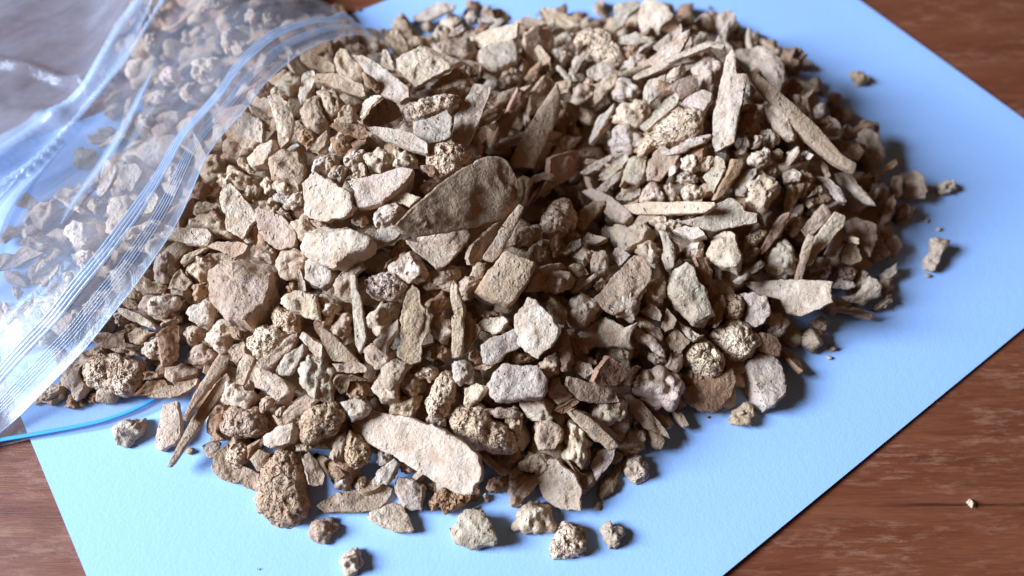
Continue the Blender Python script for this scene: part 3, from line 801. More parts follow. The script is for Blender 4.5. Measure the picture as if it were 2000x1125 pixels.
p t +4 x: 1440,780 1470,820 1390,960 1280,1110 1180,1260 1060,1440 1020,1480 1000,1470 1060,1350 1180,1130 1290,960 1360,860 | long brown blade reaching out onto the paper, lower left | long brown blade on the paper
f c: 960,1100 980,1020 1080,990 1100,1125 1110,1220 1070,1300 960,1360 920,1330 930,1230
n c: 1400,930 1450,860 1520,860 1560,900 1540,970 1470,1030 1410,1000
@400,540
n c: 0,430 80,330 150,330 190,380 200,440 150,490 130,550 60,520
n t: 170,380 240,360 280,420 270,470 200,450
s c +2: 480,270 510,225 580,230 680,240 695,290 690,370 650,415 580,390 510,350 | tan porous cube-like lump right of the big brown block | tan porous cube-like lump
s c +3: 300,460 370,390 450,350 500,370 590,410 580,500 520,580 430,615 340,590 320,530 | round tan porous lump below the big brown block | round tan porous lump
p c +2: 530,190 600,130 690,110 820,145 830,240 850,320 750,310 690,270 610,230 | pale short bone tube with a broken open end, left of centre | pale short tube
n c +1: 835,200 860,145 960,200 985,240 930,290 930,350 880,370 850,300
n t +1: 920,420 960,320 1040,230 1075,250 1085,370 1040,460 990,500 930,450
p c +7 x: 1070,0 1110,-10 1115,110 1140,130 1170,330 1185,460 1140,575 1105,500 1090,300 1075,150 | thin bright white splinter standing upright in the centre | thin bright white splinter
b t +1: 960,60 1000,-50 1050,-100 1150,-120 1180,-60 1100,0 1080,200 950,170
n c: 1170,280 1240,260 1290,180 1400,170 1410,270 1350,350 1280,400 1210,370 
b t +1: 1180,540 1230,490 1330,570 1420,520 1400,630 1250,680 1190,610
f c +2: 1235,480 1330,400 1420,320 1420,400 1340,480 1330,575 1260,530
b c: 1215,810 1280,720 1400,600 1490,600 1480,700 1400,800 1420,920 1340,950 1270,860 | folded pale chip with stepped ridges, centre of the heap | folded stepped chip
f t x: 830,370 880,380 960,440 1040,520 1130,620 1060,630 940,620 900,560 850,460
f t: 940,640 1050,640 1130,620 1190,670 1190,700 1060,705 980,700
f c +1: 700,450 730,405 800,460 870,500 860,600 800,580 760,520
n g +1: 690,770 700,640 740,575 800,590 880,620 950,680 950,740 930,810 900,890 860,920 790,880 750,830 | blue-grey and tan knobbly lump with a rounded horn on top | horned knobbly lump
p g: 540,660 600,580 720,490 740,550 700,620 620,740 560,720
p t: 380,620 500,560 620,440 690,420 700,470 600,570 500,660 430,660
b c +2: 350,720 370,655 430,670 540,740 645,800 630,870 580,970 510,900 440,840 370,810 | slanting pale block with a rough fibrous end, lower left | slanting pale block
f t: 220,780 240,680 300,560 370,600 330,700 290,800
f t: 165,545 220,500 300,475 300,560 240,640 190,620
n c +1: 130,890 200,780 270,800 360,860 380,920 300,960 180,955
n t: 385,930 430,880 490,880 500,940 440,1000
n r +1: 1040,850 1060,770 1120,745 1190,790 1200,850 1160,900 1080,890 | small reddish porous nugget above the pale smooth wedge | small reddish porous nugget
b g +1: 1000,930 1080,890 1170,895 1215,970 1140,1030 1070,1060 1030,1000 | pale smooth wedge touching the upper left end of the long pale slab | pale smooth wedge
f k: 940,780 960,720 1100,720 1200,760 1060,760 1040,840 1000,850
s t +3: 690,1010 780,950 940,910 1020,980 1030,1050 960,1160 860,1200 740,1250 690,1150 | round dark tan porous lump with a pale left face, lower left | dark tan porous lump
p t: 580,1020 640,950 740,870 850,900 780,970 640,1040
n t: 510,1000 560,950 590,990 570,1040 520,1040
s t +3: 120,1080 150,980 260,960 370,965 430,1040 420,1130 330,1190 200,1180 130,1140 | knobbly tan lump full of holes, lower left by the brown blade | knobbly tan lump with holes
f r: 40,1010 100,940 150,960 120,1060 100,1120 50,1200
@750,540
p t +1: 0,660 100,580 200,660 140,720 60,830 0,830
f t +4: 120,420 130,250 170,120 210,60 260,100 270,200 350,290 330,400 280,500 270,630 200,650 100,600 90,560 130,480 | tall brown shovel-shaped flake with a pale lower end, centre | tall shovel-shaped flake
n r: 310,220 380,150 440,105 480,150 480,220 400,275 330,260
b c: 340,420 350,290 420,300 490,350 500,400 460,430 430,490
n r: 350,570 390,480 470,500 480,600 420,620
p t +4: 480,100 510,20 540,60 570,180 595,260 590,420 570,580 490,610 500,420 510,270 | thin upright blade-like splinter with an orange break, centre | thin blade-like splinter
f t: 590,560 600,300 640,310 710,390 690,440 640,500 610,570
n t: 560,100 610,40 700,20 690,80 640,160 590,180
n r: 715,280 750,240 850,265 830,290 740,310
f c: 690,350 740,310 880,290 910,330 860,400 800,430 710,390
f c +5: 945,280 1020,230 1060,145 1120,180 1220,280 1275,370 1265,450 1220,520 1150,560 1130,600 1050,560 970,480 955,380 | pale oval plate with one small round hole, centre right | pale oval plate with a hole
b g +3 x: 705,500 800,450 950,390 1000,430 1000,520 900,570 800,650 720,650 | grey-brown chip with a blue-stained square end, below the holed plate | blue-ended chip
n t: 620,600 660,530 710,550 720,640 650,650
f t: 650,670 720,650 790,660 740,690
s k: 890,600 920,540 1000,530 1120,590 1080,630 980,640 910,635
b g +5: 760,790 800,700 880,660 1050,640 1130,660 1190,760 1170,860 1150,900 1000,890 850,910 800,880 | large flat-topped grey-white stone-like chip, lower centre | large grey-white stone-like chip
n c +1: 980,900 1060,895 1150,890 1200,880 1240,960 1200,1040 1100,1055 1020,980
n t +1: 1110,640 1200,600 1260,560 1300,620 1290,720 1230,765 1170,710
p r: 1290,700 1290,500 1320,360 1350,440 1370,560 1395,640 1370,690 1310,690
n c +2: 1360,320 1370,160 1450,120 1520,150 1580,220 1560,300 1500,350 1430,370
n r: 1350,470 1380,420 1450,430 1500,500 1490,560 1420,570 1370,540
b t: 1180,200 1220,150 1300,190 1335,300 1300,360 1250,330 1190,240
n g +4: 490,660 510,620 580,615 640,650 655,720 640,790 580,790 520,750 | small bright blue-white pebble in the lower centre | bright blue-white pebble
b c +2: 585,950 600,830 650,790 750,785 755,850 690,910 620,955 | small smooth cream flake with a rough right edge, below the blue-white pebble | smooth cream flake
s c +4: 300,970 330,870 370,760 430,680 490,690 530,760 520,860 470,960 430,1020 340,1030 | upright cream porous lump, lower centre left of the blue-white pebble | upright cream porous lump
n c: 200,700 290,670 340,640 400,680 390,740 340,780 290,740 250,770
n t: 110,760 190,710 260,790 260,850 200,880 130,830
n t: 30,960 100,900 260,870 270,930 200,1040 90,1020
n g: 300,1060 330,1010 440,1010 460,1090 380,1120
s c +5: 485,1050 510,970 580,945 700,960 770,1010 780,1070 850,1090 930,1120 970,1200 930,1290 800,1300 640,1250 520,1170 | large cream bean-shaped lump with a reddish hollow, lower centre | large cream bean-shaped lump
p t: 700,970 960,970 1030,1010 1000,1040 800,1030
b t: 1190,800 1270,760 1370,870 1310,910 1270,930 1220,890
f t +2: 1330,800 1345,730 1480,770 1640,800 1700,870 1720,920 1580,930 1440,910
f r: 1240,980 1390,890 1430,910 1320,1000
n t: 870,1060 930,990 1000,1000 1010,1080 960,1120
@1100,540
b c: 80,680 120,620 190,640 240,700 190,750 110,730
n r: 130,610 180,590 250,610 260,650 200,650
f r +4: 205,770 250,680 330,575 420,640 465,710 420,780 360,805 240,800 | rounded reddish-brown flake with a pale left rim, lower right of centre | rounded reddish-brown flake
n c +5: 390,230 410,120 500,90 560,160 550,240 500,340 430,300 | cream nugget lying on the front of the tall brown-backed shard | cream nugget on the shard
n c +2: 590,110 640,30 720,5 770,60 770,130 700,205 630,180
b c: 110,410 200,330 320,300 450,380 540,340 490,430 490,520 380,520 250,500 170,540
n g: 340,570 400,510 490,520 520,560 490,640 490,690 440,650 390,600
f t: 520,290 600,320 700,380 725,450 700,480 640,440 570,360
f t: 560,260 640,200 720,250 715,330 640,310
f t: 720,370 760,240 830,320 800,380 740,410
p c +1: 500,370 560,390 660,450 730,530 745,590 690,570 600,500 520,440
n c: 610,560 660,540 750,600 760,650 700,665 640,620
f t: 740,460 820,380 930,480 850,560 790,540
f t: 750,680 810,550 870,530 870,660 830,710
f g: 840,340 920,390 1000,440 1030,430 950,475 870,410
n r: 1040,60 1100,70 1130,120 1080,190 1050,140
f r: 1090,330 1100,210 1160,140 1190,200 1160,320 1110,380
s t +2: 1175,180 1230,125 1320,140 1345,200 1330,280 1270,320 1210,290 1190,220
b g +2: 1290,120 1390,110 1480,150 1520,170 1510,270 1460,340 1390,365 1330,320 1350,210 | grey-blue angular chip beside a small tan porous nugget, right | grey-blue angular chip
s c +3: 1110,440 1160,370 1290,330 1370,370 1450,440 1430,540 1350,600 1270,640 1190,580 1130,500 | big cream lump with a rough brown crown, lower right | big cream lump with a brown crown
s c +4: 885,580 910,520 980,450 1070,445 1120,510 1180,560 1200,640 1170,710 1090,735 1010,690 930,640 | large white-faced porous lump, lower right, left of the brown-crowned lump | large white-faced porous lump
f r +1: 860,830 960,790 1040,730 1150,720 1240,660 1260,750 1220,880 1180,940 1110,1000 1000,980 910,930 | fan-shaped rust-coloured flake with a fringed edge on the paper, lower right | rust fan-shaped flake
n r: 880,720 930,670 1030,730 1010,790 930,800 890,770
n c +5: 510,770 530,700 620,660 720,680 820,720 890,790 920,860 880,910 800,950 690,930 580,880 | large smooth egg-shaped cream pebble, lower right | egg-shaped cream pebble
n t: 440,740 500,650 600,650 530,700 510,800 450,780
n c +4: 220,970 250,910 400,895 480,920 490,980 420,1050 300,1085 240,1040 | white rounded chip with fine creases, lower right of centre | white creased chip
f t +1: 440,870 480,860 580,930 680,1040 750,1130 780,1190 700,1150 580,1100 500,1000 | jagged pointed tan shard at the lower right edge over the paper | jagged pointed tan shard
f t +2: 35,985 70,965 190,1010 300,1090 380,1160 400,1220 330,1240 240,1200 140,1100
n t: 340,1090 420,1050 475,1020 470,1110 400,1125
b g =: 1320,740 1340,640 1420,570 1500,590 1600,660 1650,740 1620,860 1540,950 1480,980 1400,930 1340,850 | large blue-grey chunk resting on the paper at the right edge | large blue-grey chunk on the paper
n t =: 1225,1030 1290,960 1350,905 1420,970 1390,1070 1310,1095 1240,1070 | small grey lump on the paper beside the large blue-grey chunk
@1400,500
n c: 340,530 370,440 440,400 540,490 500,540 440,590 380,560
f r: 310,560 400,570 470,650 460,740 390,720 310,690
n k =: 590,580 640,520 780,560 790,640 700,690 630,650 | dark brown lump in shadow at the heap's lower right foot
n t: 700,490 770,450 830,490 780,560 720,540
p t =: 830,400 900,365 1010,390 1150,430 1120,465 1000,430 860,405 | thin tan stick end poking out onto the paper, right
s c: 1120,370 1200,340 1230,270 1280,270 1280,330 1200,395
n g: 1190,150 1300,75 1350,100 1310,170 1230,170
b t: 1190,220 1220,160 1290,180 1290,240 1220,260
f g: 840,220 900,180 1000,190 1010,230 920,240
@1800,440
b c =: 20,240 70,180 60,120 110,95 200,115 190,150 150,200 140,250 90,330 20,310 | pale waisted chip like a tiny knuckle, alone on the paper at right
@200,760
n g =: 65,280 130,250 270,190 300,230 300,310 240,360 160,410 90,380 | pitted grey-white lump on the paper just below the bag's blue zip strip
f g: 730,420 790,390 870,390 830,500 780,510
s c +4: 900,470 940,400 1000,390 1070,440 1060,510 1000,580 930,560 | small white porous cylinder near the lower left corner of the heap | small white porous cylinder
f t +1: 800,580 830,480 920,390 930,560 1040,590 1000,700 870,660 810,610
f t: 1040,560 1160,620 1140,760 1060,720 1010,690
f r: 790,200 840,130 900,120 880,260 840,310 900,370 800,380 
b c +2: 1190,350 1300,290 1410,245 1415,330 1390,400 1240,440 1200,410
s t +5 =: 1145,740 1180,630 1220,500 1300,420 1400,430 1440,520 1500,600 1490,750 1460,930 1390,990 1290,970 1180,930 1135,850 | big upright chunk with a honeycombed pale side and smooth brown side, bottom left | big honeycombed upright chunk
f t: 1080,510 1150,440 1230,470 1190,590 1140,600
p r: 1050,520 1080,430 1180,340 1200,380 1120,470
p t: 1260,200 1330,230 1420,220 1380,250 1300,280
@550,780
f c +8: 515,180 600,120 670,85 800,110 960,140 1180,220 1350,320 1440,410 1475,520 1460,600 1420,620 1400,700 1290,690 1150,620 1000,520 850,430 700,350 580,290 530,230 | longest pale slab with a sandy surface, lying at the front of the heap | long pale sandy slab
s t +1: 460,390 490,200 540,260 650,330 655,430 600,480 530,510 470,460
n t: 350,430 380,320 450,250 480,280 460,400 440,470 390,480
f t: 150,440 200,390 270,470 320,560 300,640 200,630
n g: 350,600 400,520 490,490 530,540 520,640 430,670
n g: 690,400 740,360 810,410 790,470 710,490
p g +1: 660,600 740,500 830,430 860,480 820,580 760,630 690,630
n g: 460,600 500,590
s c +1: 530,640 560,580 620,560 610,640 570,675
f t =: 260,780 390,690 600,660 760,630 820,660 770,760 700,815 550,825 310,830 | flat olive-tan flake lying on the paper at the bottom of the heap
b g +1: 830,640 850,570 960,590 1040,620 1090,710 1040,760 1020,820 900,780 830,700 | rough white chip under the long pale sandy slab, at the paper | rough white chip under the long slab
f c =: 610,850 720,800 830,755 880,780 940,880 965,960 940,975 840,970 700,910 | pale trapezoid flake flat on the paper at the bottom of the heap
s r +1: 1090,830 1100,710 1190,650 1300,690 1410,690 1400,740 1280,810 1200,835 1160,790 | rusty honeycombed chip peeking out below the right end of the long slab
n c: 850,490 900,480 990,520 940,550 880,530
n r: 1060,600 1170,640 1150,690 1080,680
n t =: 185,920 230,880 350,865 400,900 370,970 300,1060 220,1010 | small tan lump with a broken pale face on the paper, bottom left of three
n c =: 430,1170 460,1110 520,1085 580,1110 590,1180 560,1260 480,1270 440,1240 | lowest cream nugget lying alone on the paper at the bottom
b g =: 1240,990 1290,880 1340,815 1470,830 1530,900 1575,1030 1540,1065 1380,1075 1270,1050 | grey dome-shaped chip with a broken hollow, on the paper at the bottom centre
n t: 100,330 200,310 230,360 130,385
@900,780
b t +2: 540,290 560,170 640,150 730,210 730,340 700,380 580,365
n c +3: 745,240 790,165 850,180 960,270 960,450 870,520 780,450 780,340 | pale hourglass-shaped lump at the front of the heap, right of centre | hourglass-shaped lump
p t +5 x: 785,85 830,70 920,110 1010,180 1120,290 1160,340 1070,365 1000,300 880,190 | square-edged tan bar slanting down to the front edge | square-edged tan bar
f g: 950,490 1000,370 1130,350 1110,450 1030,540 990,605
f t: 1080,210 1200,130 1225,200 1180,300 1110,280
n c +2: 1140,340 1200,310 1210,220 1350,205 1370,300 1390,330 1350,390 1220,395 | crusty tan lump at the front right corner of the heap
n c =: 1195,450 1220,400 1300,395 1370,470 1370,540 1310,610 1250,570 1200,510 | speckled grey-cream lump on the paper at the front right corner
p k =: 1005,690 1030,600 1100,530 1170,440 1180,500 1140,620 1090,700 1040,735
f c +2: 565,580 620,530 650,430 700,430 760,500 850,570 885,680 880,810 750,805 620,740 580,660 | leaf-shaped pale plate resting on the paper at the front of the heap
f r: 780,440 870,530 960,570 970,610 890,660 850,560
n c +2: 430,490 490,410 570,400 640,450 640,520 590,560 450,530
b t: 360,640 430,580 560,545 570,610 500,690 430,790 365,780
n r: 170,600 270,560 350,570 340,640 270,690 200,680
n r: 290,430 360,380 440,370 430,450 340,480
p t: 140,420 200,410 300,500 350,550 280,550
n c =: 400,870 430,790 500,730 630,760 670,830 665,930 590,975 480,985 410,950 | blocky white lump on the paper below the leaf-shaped pale plate
s c =: 650,1100 690,1000 730,910 800,910 900,930 920,1030 900,1110 830,1150 700,1160 | jagged tan porous lump on the paper, bottom right of the loose ones
n g =: 1025,950 1060,900 1140,920 1190,960 1190,1030 1130,1100 1085,1080 1060,1010 | small grey kidney-shaped chip on the paper, rightmost loose one at the bottom
n t: 310,140 370,85 430,100 450,180 430,260 370,220
@0,0 B
n c: 1320,240 1355,210 1395,270 1360,295
n c +2: 1145,555 1200,500 1290,490 1290,610 1240,590 1200,615 | bright cream chip pressed against the bag film near the diagonal crease | bright cream chip inside the bag
p t: 930,700 980,720 970,900 920,1000 880,960 910,850 | upright tan stick inside the bag right of the diagonal crease | upright stick inside the bag
p t: 720,1080 880,960 930,1000 760,1075
n t: 1030,700 1180,650 1240,690 1150,760 1040,770
n t: 1000,830 1080,820 1130,860 1080,930 1010,890
n c: 1400,420 1500,400 1560,560 1420,560
p c: 940,60 1000,20 1005,160 960,200 930,130 | pale upright chip farthest back inside the bag | pale chip at the back of the bag
n c: 600,630 650,600 660,680 610,690
n t: 690,960 760,920 830,940 820,1000 720,1020
n t: 830,330 900,250 960,300 940,400 860,400
n t: 1050,60 1130,30 1170,80 1100,130
n g: 1040,290 1110,220 1180,260 1130,360 1060,370
n t: 720,510 790,470 830,540 770,590
@0,270 B
f c +2: 770,160 860,190 855,250 790,390 740,440 710,400 740,290 | pale rectangular flake in the middle of the bag | pale rectangular flake inside the bag
p t: 450,420 600,350 740,300 730,330 600,400 480,435
p c: 390,430 430,420 650,540 610,560
f t: 110,490 190,390 280,470 270,510 210,525 | tan triangular flake at the heap's left tip inside the bag | tan triangular flake inside the bag
f g: 870,270 900,200 1000,190 1050,240 970,400 930,370
b t: 215,550 400,430 410,550 340,620 320,700 260,640
b c: 490,700 560,620 660,620 680,780 600,800 550,770
n t: 120,750 240,700 330,700 380,790 290,840 220,790
f t: 0,970 60,880 180,790 330,840 250,880 110,950
f t: 220,1060 300,1000 440,920 420,980 330,1080
f t: 240,1000 260,930 400,800 440,830 360,930
n c: 550,930 590,840 670,830 660,930 600,960
b c: 790,550 830,470 950,420 960,560 850,720 790,700
n c: 880,750 960,640 1100,600 1190,640 1150,680 960,770
f c: 1060,560 1060,440 1140,380 1170,440 1120,560
n c: 440,1010 520,960 560,1000 500,1060
n t: 1200,240 1280,180 1340,230 1310,310 1230,320
n t: 690,870 760,800 800,870 740,930
n t: 850,940 930,880 990,940 930,1010
n t: 640,470 720,430 780,480 700,560
@0,540 B
b c +1: 45,470 80,350 170,300 200,370 190,480 130,570 100,500 | large pale chunk in the lower left of the bag, beside the zip ribs | large pale chunk inside the bag
n c: 0,220 50,200 100,250 60,310 20,290
f t: 20,340 100,260 200,180 230,190 190,240 70,340
n c: 400,170 430,110 470,150 450,230 400,220
n t: 590,480 640,430 690,450 620,520
n t: 230,840 290,790 400,780 360,850 270,920
n g: 90,80 130,70 150,120 110,180
p t: 210,260 240,100 250,200 225,290
n t: 470,300 550,250 600,310 540,390
n t: 350,560 430,500 480,560 420,640
n c: 640,170 710,120 760,180 700,250
n t: 250,420 320,370 370,430 310,500
@300,0 B
n c: 669,87 750,50 775,125 700,150
n c: 490,290 530,190 560,210 550,280 570,390 500,340
n c +1: 275,480 330,400 480,400 485,520 380,580 300,550 | broad cream lump behind the zip ribs inside the bag | broad cream lump inside the bag
n g: 350,0 550,0 480,50 400,40
n t: 560,330 640,280 700,330 640,410
n t: 180,640 260,580 330,640 260,720
n t: 420,690 500,640 540,710 460,770
n c: 780,110 860,80 900,140 830,180
@1500,100
n t: 690,720 740,690 790,740 760,790
@1800,900
n c =: 335,290 355,272 385,285 400,310 385,335 355,330 | tiny white crumb lying on the wood at the lower right
"""
CHIPS = parse(TRACED)
NAMES = {'n': 'bone_lump', 's': 'porous_bone_lump', 'f': 'bone_flake', 'p': 'bone_splinter', 'b': 'bone_chunk'}
GROUPS = {'n': 'rounded bone lumps in the heap', 's': 'porous bone lumps in the heap', 'f': 'flat bone flakes in the heap',
          'p': 'long bone splinters in the heap', 'b': 'angular bone chunks in the heap'}

def place_chip(ch, i):
    r = np.random.default_rng(1000+i)
    poly = ch['poly']; cx, cy = (poly.min(0)+poly.max(0))/2*0.4 + poly.mean(0)*0.6
    kind = ch['kind']
    px_area = 0.5*abs(np.sum(poly[:, 0]*np.roll(poly[:, 1], -1)-np.roll(poly[:, 0], -1)*poly[:, 1]))
    z_extra = 0.0
    for attempt in range(14):
        if ch['rest']:
            onwood = cx > 1880 and cy > 900
            P = on_plane(cx, cy, (TABLE_Z if onwood else 0.3) + z_extra)
            hn = np.array([0, 0, 1.0])
        else:
            P = hit(cx, cy, HH, ch['lift']*0.62 + z_extra + (1.3 if kind in 'fp' else 0.0))
            hn = hnormal(P[0], P[1])
        view = norm(CAM-P)
        jit = r.normal(size=3)*(0.24 if kind in 'fpb' else 0.1)
        jit = np.random.default_rng(5000+i).normal(size=3)*(0.20 if kind in 'fpb' else 0.1)
        nrm = hn*0.55 + view*0.5 + np.array([0, 0, .25]) + jit
        if ch['rest']: nrm = np.array([0, 0, 1.0]) + 0.35*view + jit*0.4
        fc = ch['face']
        if kind in 'fpb' and not fc and not ch['rest']:     # how each chip lies: pale faces turned to the window, brown ones away
            nrm = nrm + {'c': np.array([-0.34, -0.05, .08]), 'g': np.array([-0.22, 0, .05]), 't': np.array([0.05, 0, 0]), 'r': np.array([0.30, -.1, 0]), 'k': np.array([0.38, -.1, 0])}[ch['tone']]
        if fc == 'l': nrm = nrm + np.array([-0.55, -0.1, 0])
        if fc == 'r': nrm = nrm + np.array([0.65, -0.25, -0.15])
        if fc == 'R': nrm = nrm + np.array([0.42, -0.34, -0.12])
        nrm = norm(nrm)
        lim = {'p': 0.90, 'f': 0.78 if fc != 'R' else 0.62}.get(kind, 0.66)
        for _k in range(6):
            if nrm@view < lim: nrm = norm(nrm + view*0.25)
        # outline -> the chip's own plane
        D = np.stack([ray(a, b) for a, b in poly])
        t = ((P-CAM)@nrm)/(D@nrm)
        W3 = CAM + D*t[:, None]
        ex = norm(np.cross(np.array([0, 1.0, 0]), nrm)); ey = np.cross(nrm, ex)
        q = np.stack([(W3-P)@ex, (W3-P)@ey], -1)
        mn = q.mean(0); q = q-mn; Pc = P + ex*mn[0] + ey*mn[1]
        ev = np.linalg.eigvalsh(np.cov(q.T)); wmin = math.sqrt(max(ev[0], .1))*2.6
        half = {'n': 0.40*wmin, 's': 0.42*wmin, 'f': min(1.5, 0.9+0.02*wmin)*(0.8+0.4*r.random()) if wmin > 4 else 0.22*wmin+0.2, 'p': 0.34*wmin, 'b': 0.36*wmin}[kind]
        lowest = Pc[2] - (math.sqrt(1-min(1, nrm[2]**2))*np.abs(q).max()*0.9 + half*0.8)
        floor = TABLE_Z if (ch['rest'] and cx > 1880 and cy > 900) else 0.1
        if lowest >= floor-0.2: break
        z_extra += max(0.4, (floor-lowest)*0.8)
    if kind == 'n' and ch['rest']: pass
    area = 0.5*abs(np.sum(q[:, 0]*np.roll(q[:, 1], -1)-np.roll(q[:, 0], -1)*q[:, 1]))
    seg = int(np.clip(30+area*0.34, 34, 84)); seg = seg if kind != 's' else int(min(104, seg*1.3))
    bend = r.uniform(0.01, 0.07)*wmin if kind == 'f' else 0
    if kind in 'ns': q = q*1.03
    V, F, size = chip_mesh(q, kind, half, 100+i, seg, bend, True, ch['crisp'])
    V[:, 2] -= half*(0.60 if kind in 'ns' else 0.35)
    # keep above the surface it rests on
    wz = V@np.array([ex[2], ey[2], nrm[2]]) + Pc[2]
    low = wz < floor
    if low.any():
        V = V + np.outer(np.where(low, (floor-wz), 0), np.array([ex[2], ey[2], nrm[2]]))
    col = np.array(TONES[ch['tone']])*(np.array([1.20, 1.14, 1.08]) if kind == 's' else 1.0)*r.uniform(0.91, 1.07)*np.array([1, r.uniform(.97, 1.015), r.uniform(.93, 1.06)])
    attr = np.tile(np.r_[col, r.random()], (len(V), 1))
    o = mesh_obj(NAMES[kind], V*MM, F, PORE if kind == 's' else BONE, sharp=(38 if kind in 'fpb' else 60), attr=attr)
    o.matrix_world = Matrix(((ex[0], ey[0], nrm[0], Pc[0]*MM), (ex[1], ey[1], nrm[1], Pc[1]*MM), (ex[2], ey[2], nrm[2], Pc[2]*MM), (0, 0, 0, 1)))
    ch['px'] = (cx, cy); ch['area'] = px_area; ch['obj'] = o
    return o

for i, ch in enumerate(CHIPS): place_chip(ch, i)

# ------------------------------------------------------------------ labels: each chip named by its look and its neighbours
TW = {'c': 'cream', 't': 'tan', 'g': 'grey-white', 'r': 'reddish-brown', 'k': 'dark brown'}
KW = {'n': 'rounded bone lump', 's': 'porous bone lump', 'f': 'flat bone flake', 'p': 'bone splinter', 'b': 'angular bone chunk'}
def size_word(a): return 'tiny' if a < 700 else 'small' if a < 1500 else 'medium-sized' if a < 3200 else 'large'
def direction(dx, dy):
    k = int(((math.degrees(math.atan2(-dy, dx))+22.5) % 360)//45)
    return ['right of', 'above and right of', 'above', 'above and left of', 'left of', 'below and left of', 'below', 'below and right of'][k]
marks = [c for c in CHIPS if c['mark']]
used = set(c['label'] for c in CHIPS if c['label'])
for c in CHIPS:
    if not c['label']:
        near = sorted((m for m in marks if m['bag'] == c['bag'] and m is not c), key=lambda m: math.dist(m['px'], c['px']))[:6]
        what = f"{size_word(c['area'])} {TW[c['tone']]} {KW[c['kind']]}"
        cand = []
        for m in near[:2]:
            d = math.dist(m['px'], c['px']); w = direction(c['px'][0]-m['px'][0], c['px'][1]-m['px'][1])
            cand.append(f"{what} {'just ' if d < 75 else ''}{w} the {m['mark']}")
        for m in near[2:]:
            cand.append(f"{what} {direction(c['px'][0]-m['px'][0], c['px'][1]-m['px'][1])} the {m['mark']}")
        for a in range(len(near)):
            for b in range(a+1, len(near)):
                cand.append(f"{what} between the {near[a]['mark']} and the {near[b]['mark']}")
        ok = [l for l in cand if l not in used and len(l.split()) <= 16] or [l for l in (f"{w} {cand[0]}" for w in ('pale', 'rough', 'half-hidden')) if l not in used and len(l.split()) <= 16]
        c['label'] = ok[0] if ok else cand[0] if cand else what
        used.add(c['label'])
    o = c['obj']; o['label'] = c['label']; o['category'] = 'bone chip'; o['group'] = GROUPS[c['kind']]

# ------------------------------------------------------------------ the uncounted mass of chips underneath
FV, FF, FA = [], [], []
base = 0
def add_filler(P, size, kind, seed, tone, seg=13, el=None, axis=None):
    global base
    r = np.random.default_rng(seed)
    el = el or (r.uniform(1.0, 1.5) if kind in 'nb' else r.uniform(1.5, 3.0))
    th = np.linspace(0, 2*math.pi, 9, endpoint=False)
    rad = size*0.5*r.uniform(.75, 1.1, 9)
    poly = np.c_[rad*np.cos(th)*math.sqrt(el), rad*np.sin(th)/math.sqrt(el)]
    half = {'n': .38*size, 'b': .32*size, 'f': .9, 'p': .22*size}[kind]
    V, F, _ = chip_mesh(poly, kind, half, seed, seg, 0, fine=False)
    nz = norm(r.normal(size=3)*0.7 + np.array([0, -0.2, 0.9])); a = norm(np.cross(nz, r.normal(size=3)))
    if axis is not None: a = norm(axis-nz*(axis@nz))
    b = np.cross(nz, a)
    V = V[:, :1]*a + V[:, 1:2]*b + V[:, 2:]*nz + P
    V[:, 2] = np.maximum(V[:, 2], 0.15)
    col = np.array(TONES[tone])*r.uniform(.85, 1.1)
    FV.append(V); FF.append(F+base); FA.append(np.tile(np.r_[col, r.random()], (len(V), 1)))
    base += len(V)
cnt = 0
for depth, step, smin, smax in ((8.0, 7.4, 7.0, 11.0), (11.5, 8.5, 9, 13)):
    for x in np.arange(GX0, GX1, step):
        for y in np.arange(GY0, GY1, step):
            jx, jy = x+rng.uniform(-step/2, step/2), y+rng.uniform(-step/2, step/2)
            h = float(sample(HH, jx, jy))
            if h < 1.6 or (depth > 8 and h < 9): continue
            q = project(np.array([jx, jy, h]))
            if not (-260 < q[0] < 2100 and -200 < q[1] < 1200): continue
            kind = rng.choice(list('nnbbffffpp')); tone = rng.choice(list('ctttttgrr'))
            add_filler(np.array([jx, jy, max(h-depth, 1.4)+rng.uniform(-.6, .9)]), rng.uniform(smin, smax)*(1 if h > 6 else 0.7), kind, 20000+cnt, tone); cnt += 1
for k in range(95):       # thin slivers lying between the larger pieces of the right-hand heap
    px_, py_ = rng.uniform(880, 1720), rng.uniform(60, 470)
    P_ = hit(px_, py_, HH, -1.2)
    if P_[2] < 5: continue
    ang = rng.normal(0.95, 0.55)
    add_filler(P_, rng.uniform(4.2, 6.6), rng.choice(list('pf')), 60000+k, rng.choice(list('cttgtr')), 18, rng.uniform(4.0, 8.0), np.array([math.cos(ang), math.sin(ang), rng.normal(0, .35)]))
for _ in range(60):      # crumbs trailing off around the foot
    k = rng.integers(len(foot)); a, c = foot[k], foot[(k+1) % len(foot)]
    p = a+(c-a)*rng.random(); off = rng.exponential(3.0) if rng.random() < .93 else rng.uniform(5, 30)
    o2 = norm(np.r_[p-foot.mean(0), 0])[:2]; p = p+o2*off+rng.normal(size=2)*2
    q = project(np.array([p[0], p[1], 0.3]))
    if q[0] < 330 or abs(q[0]) > 2000: continue
    add_filler(np.array([p[0], p[1], .35]), rng.uniform(.35, 1.3) if off > 6 else rng.uniform(.6, 2.6), rng.choice(list('nbp')), 40000+_, rng.choice(list('cttg')), 8)
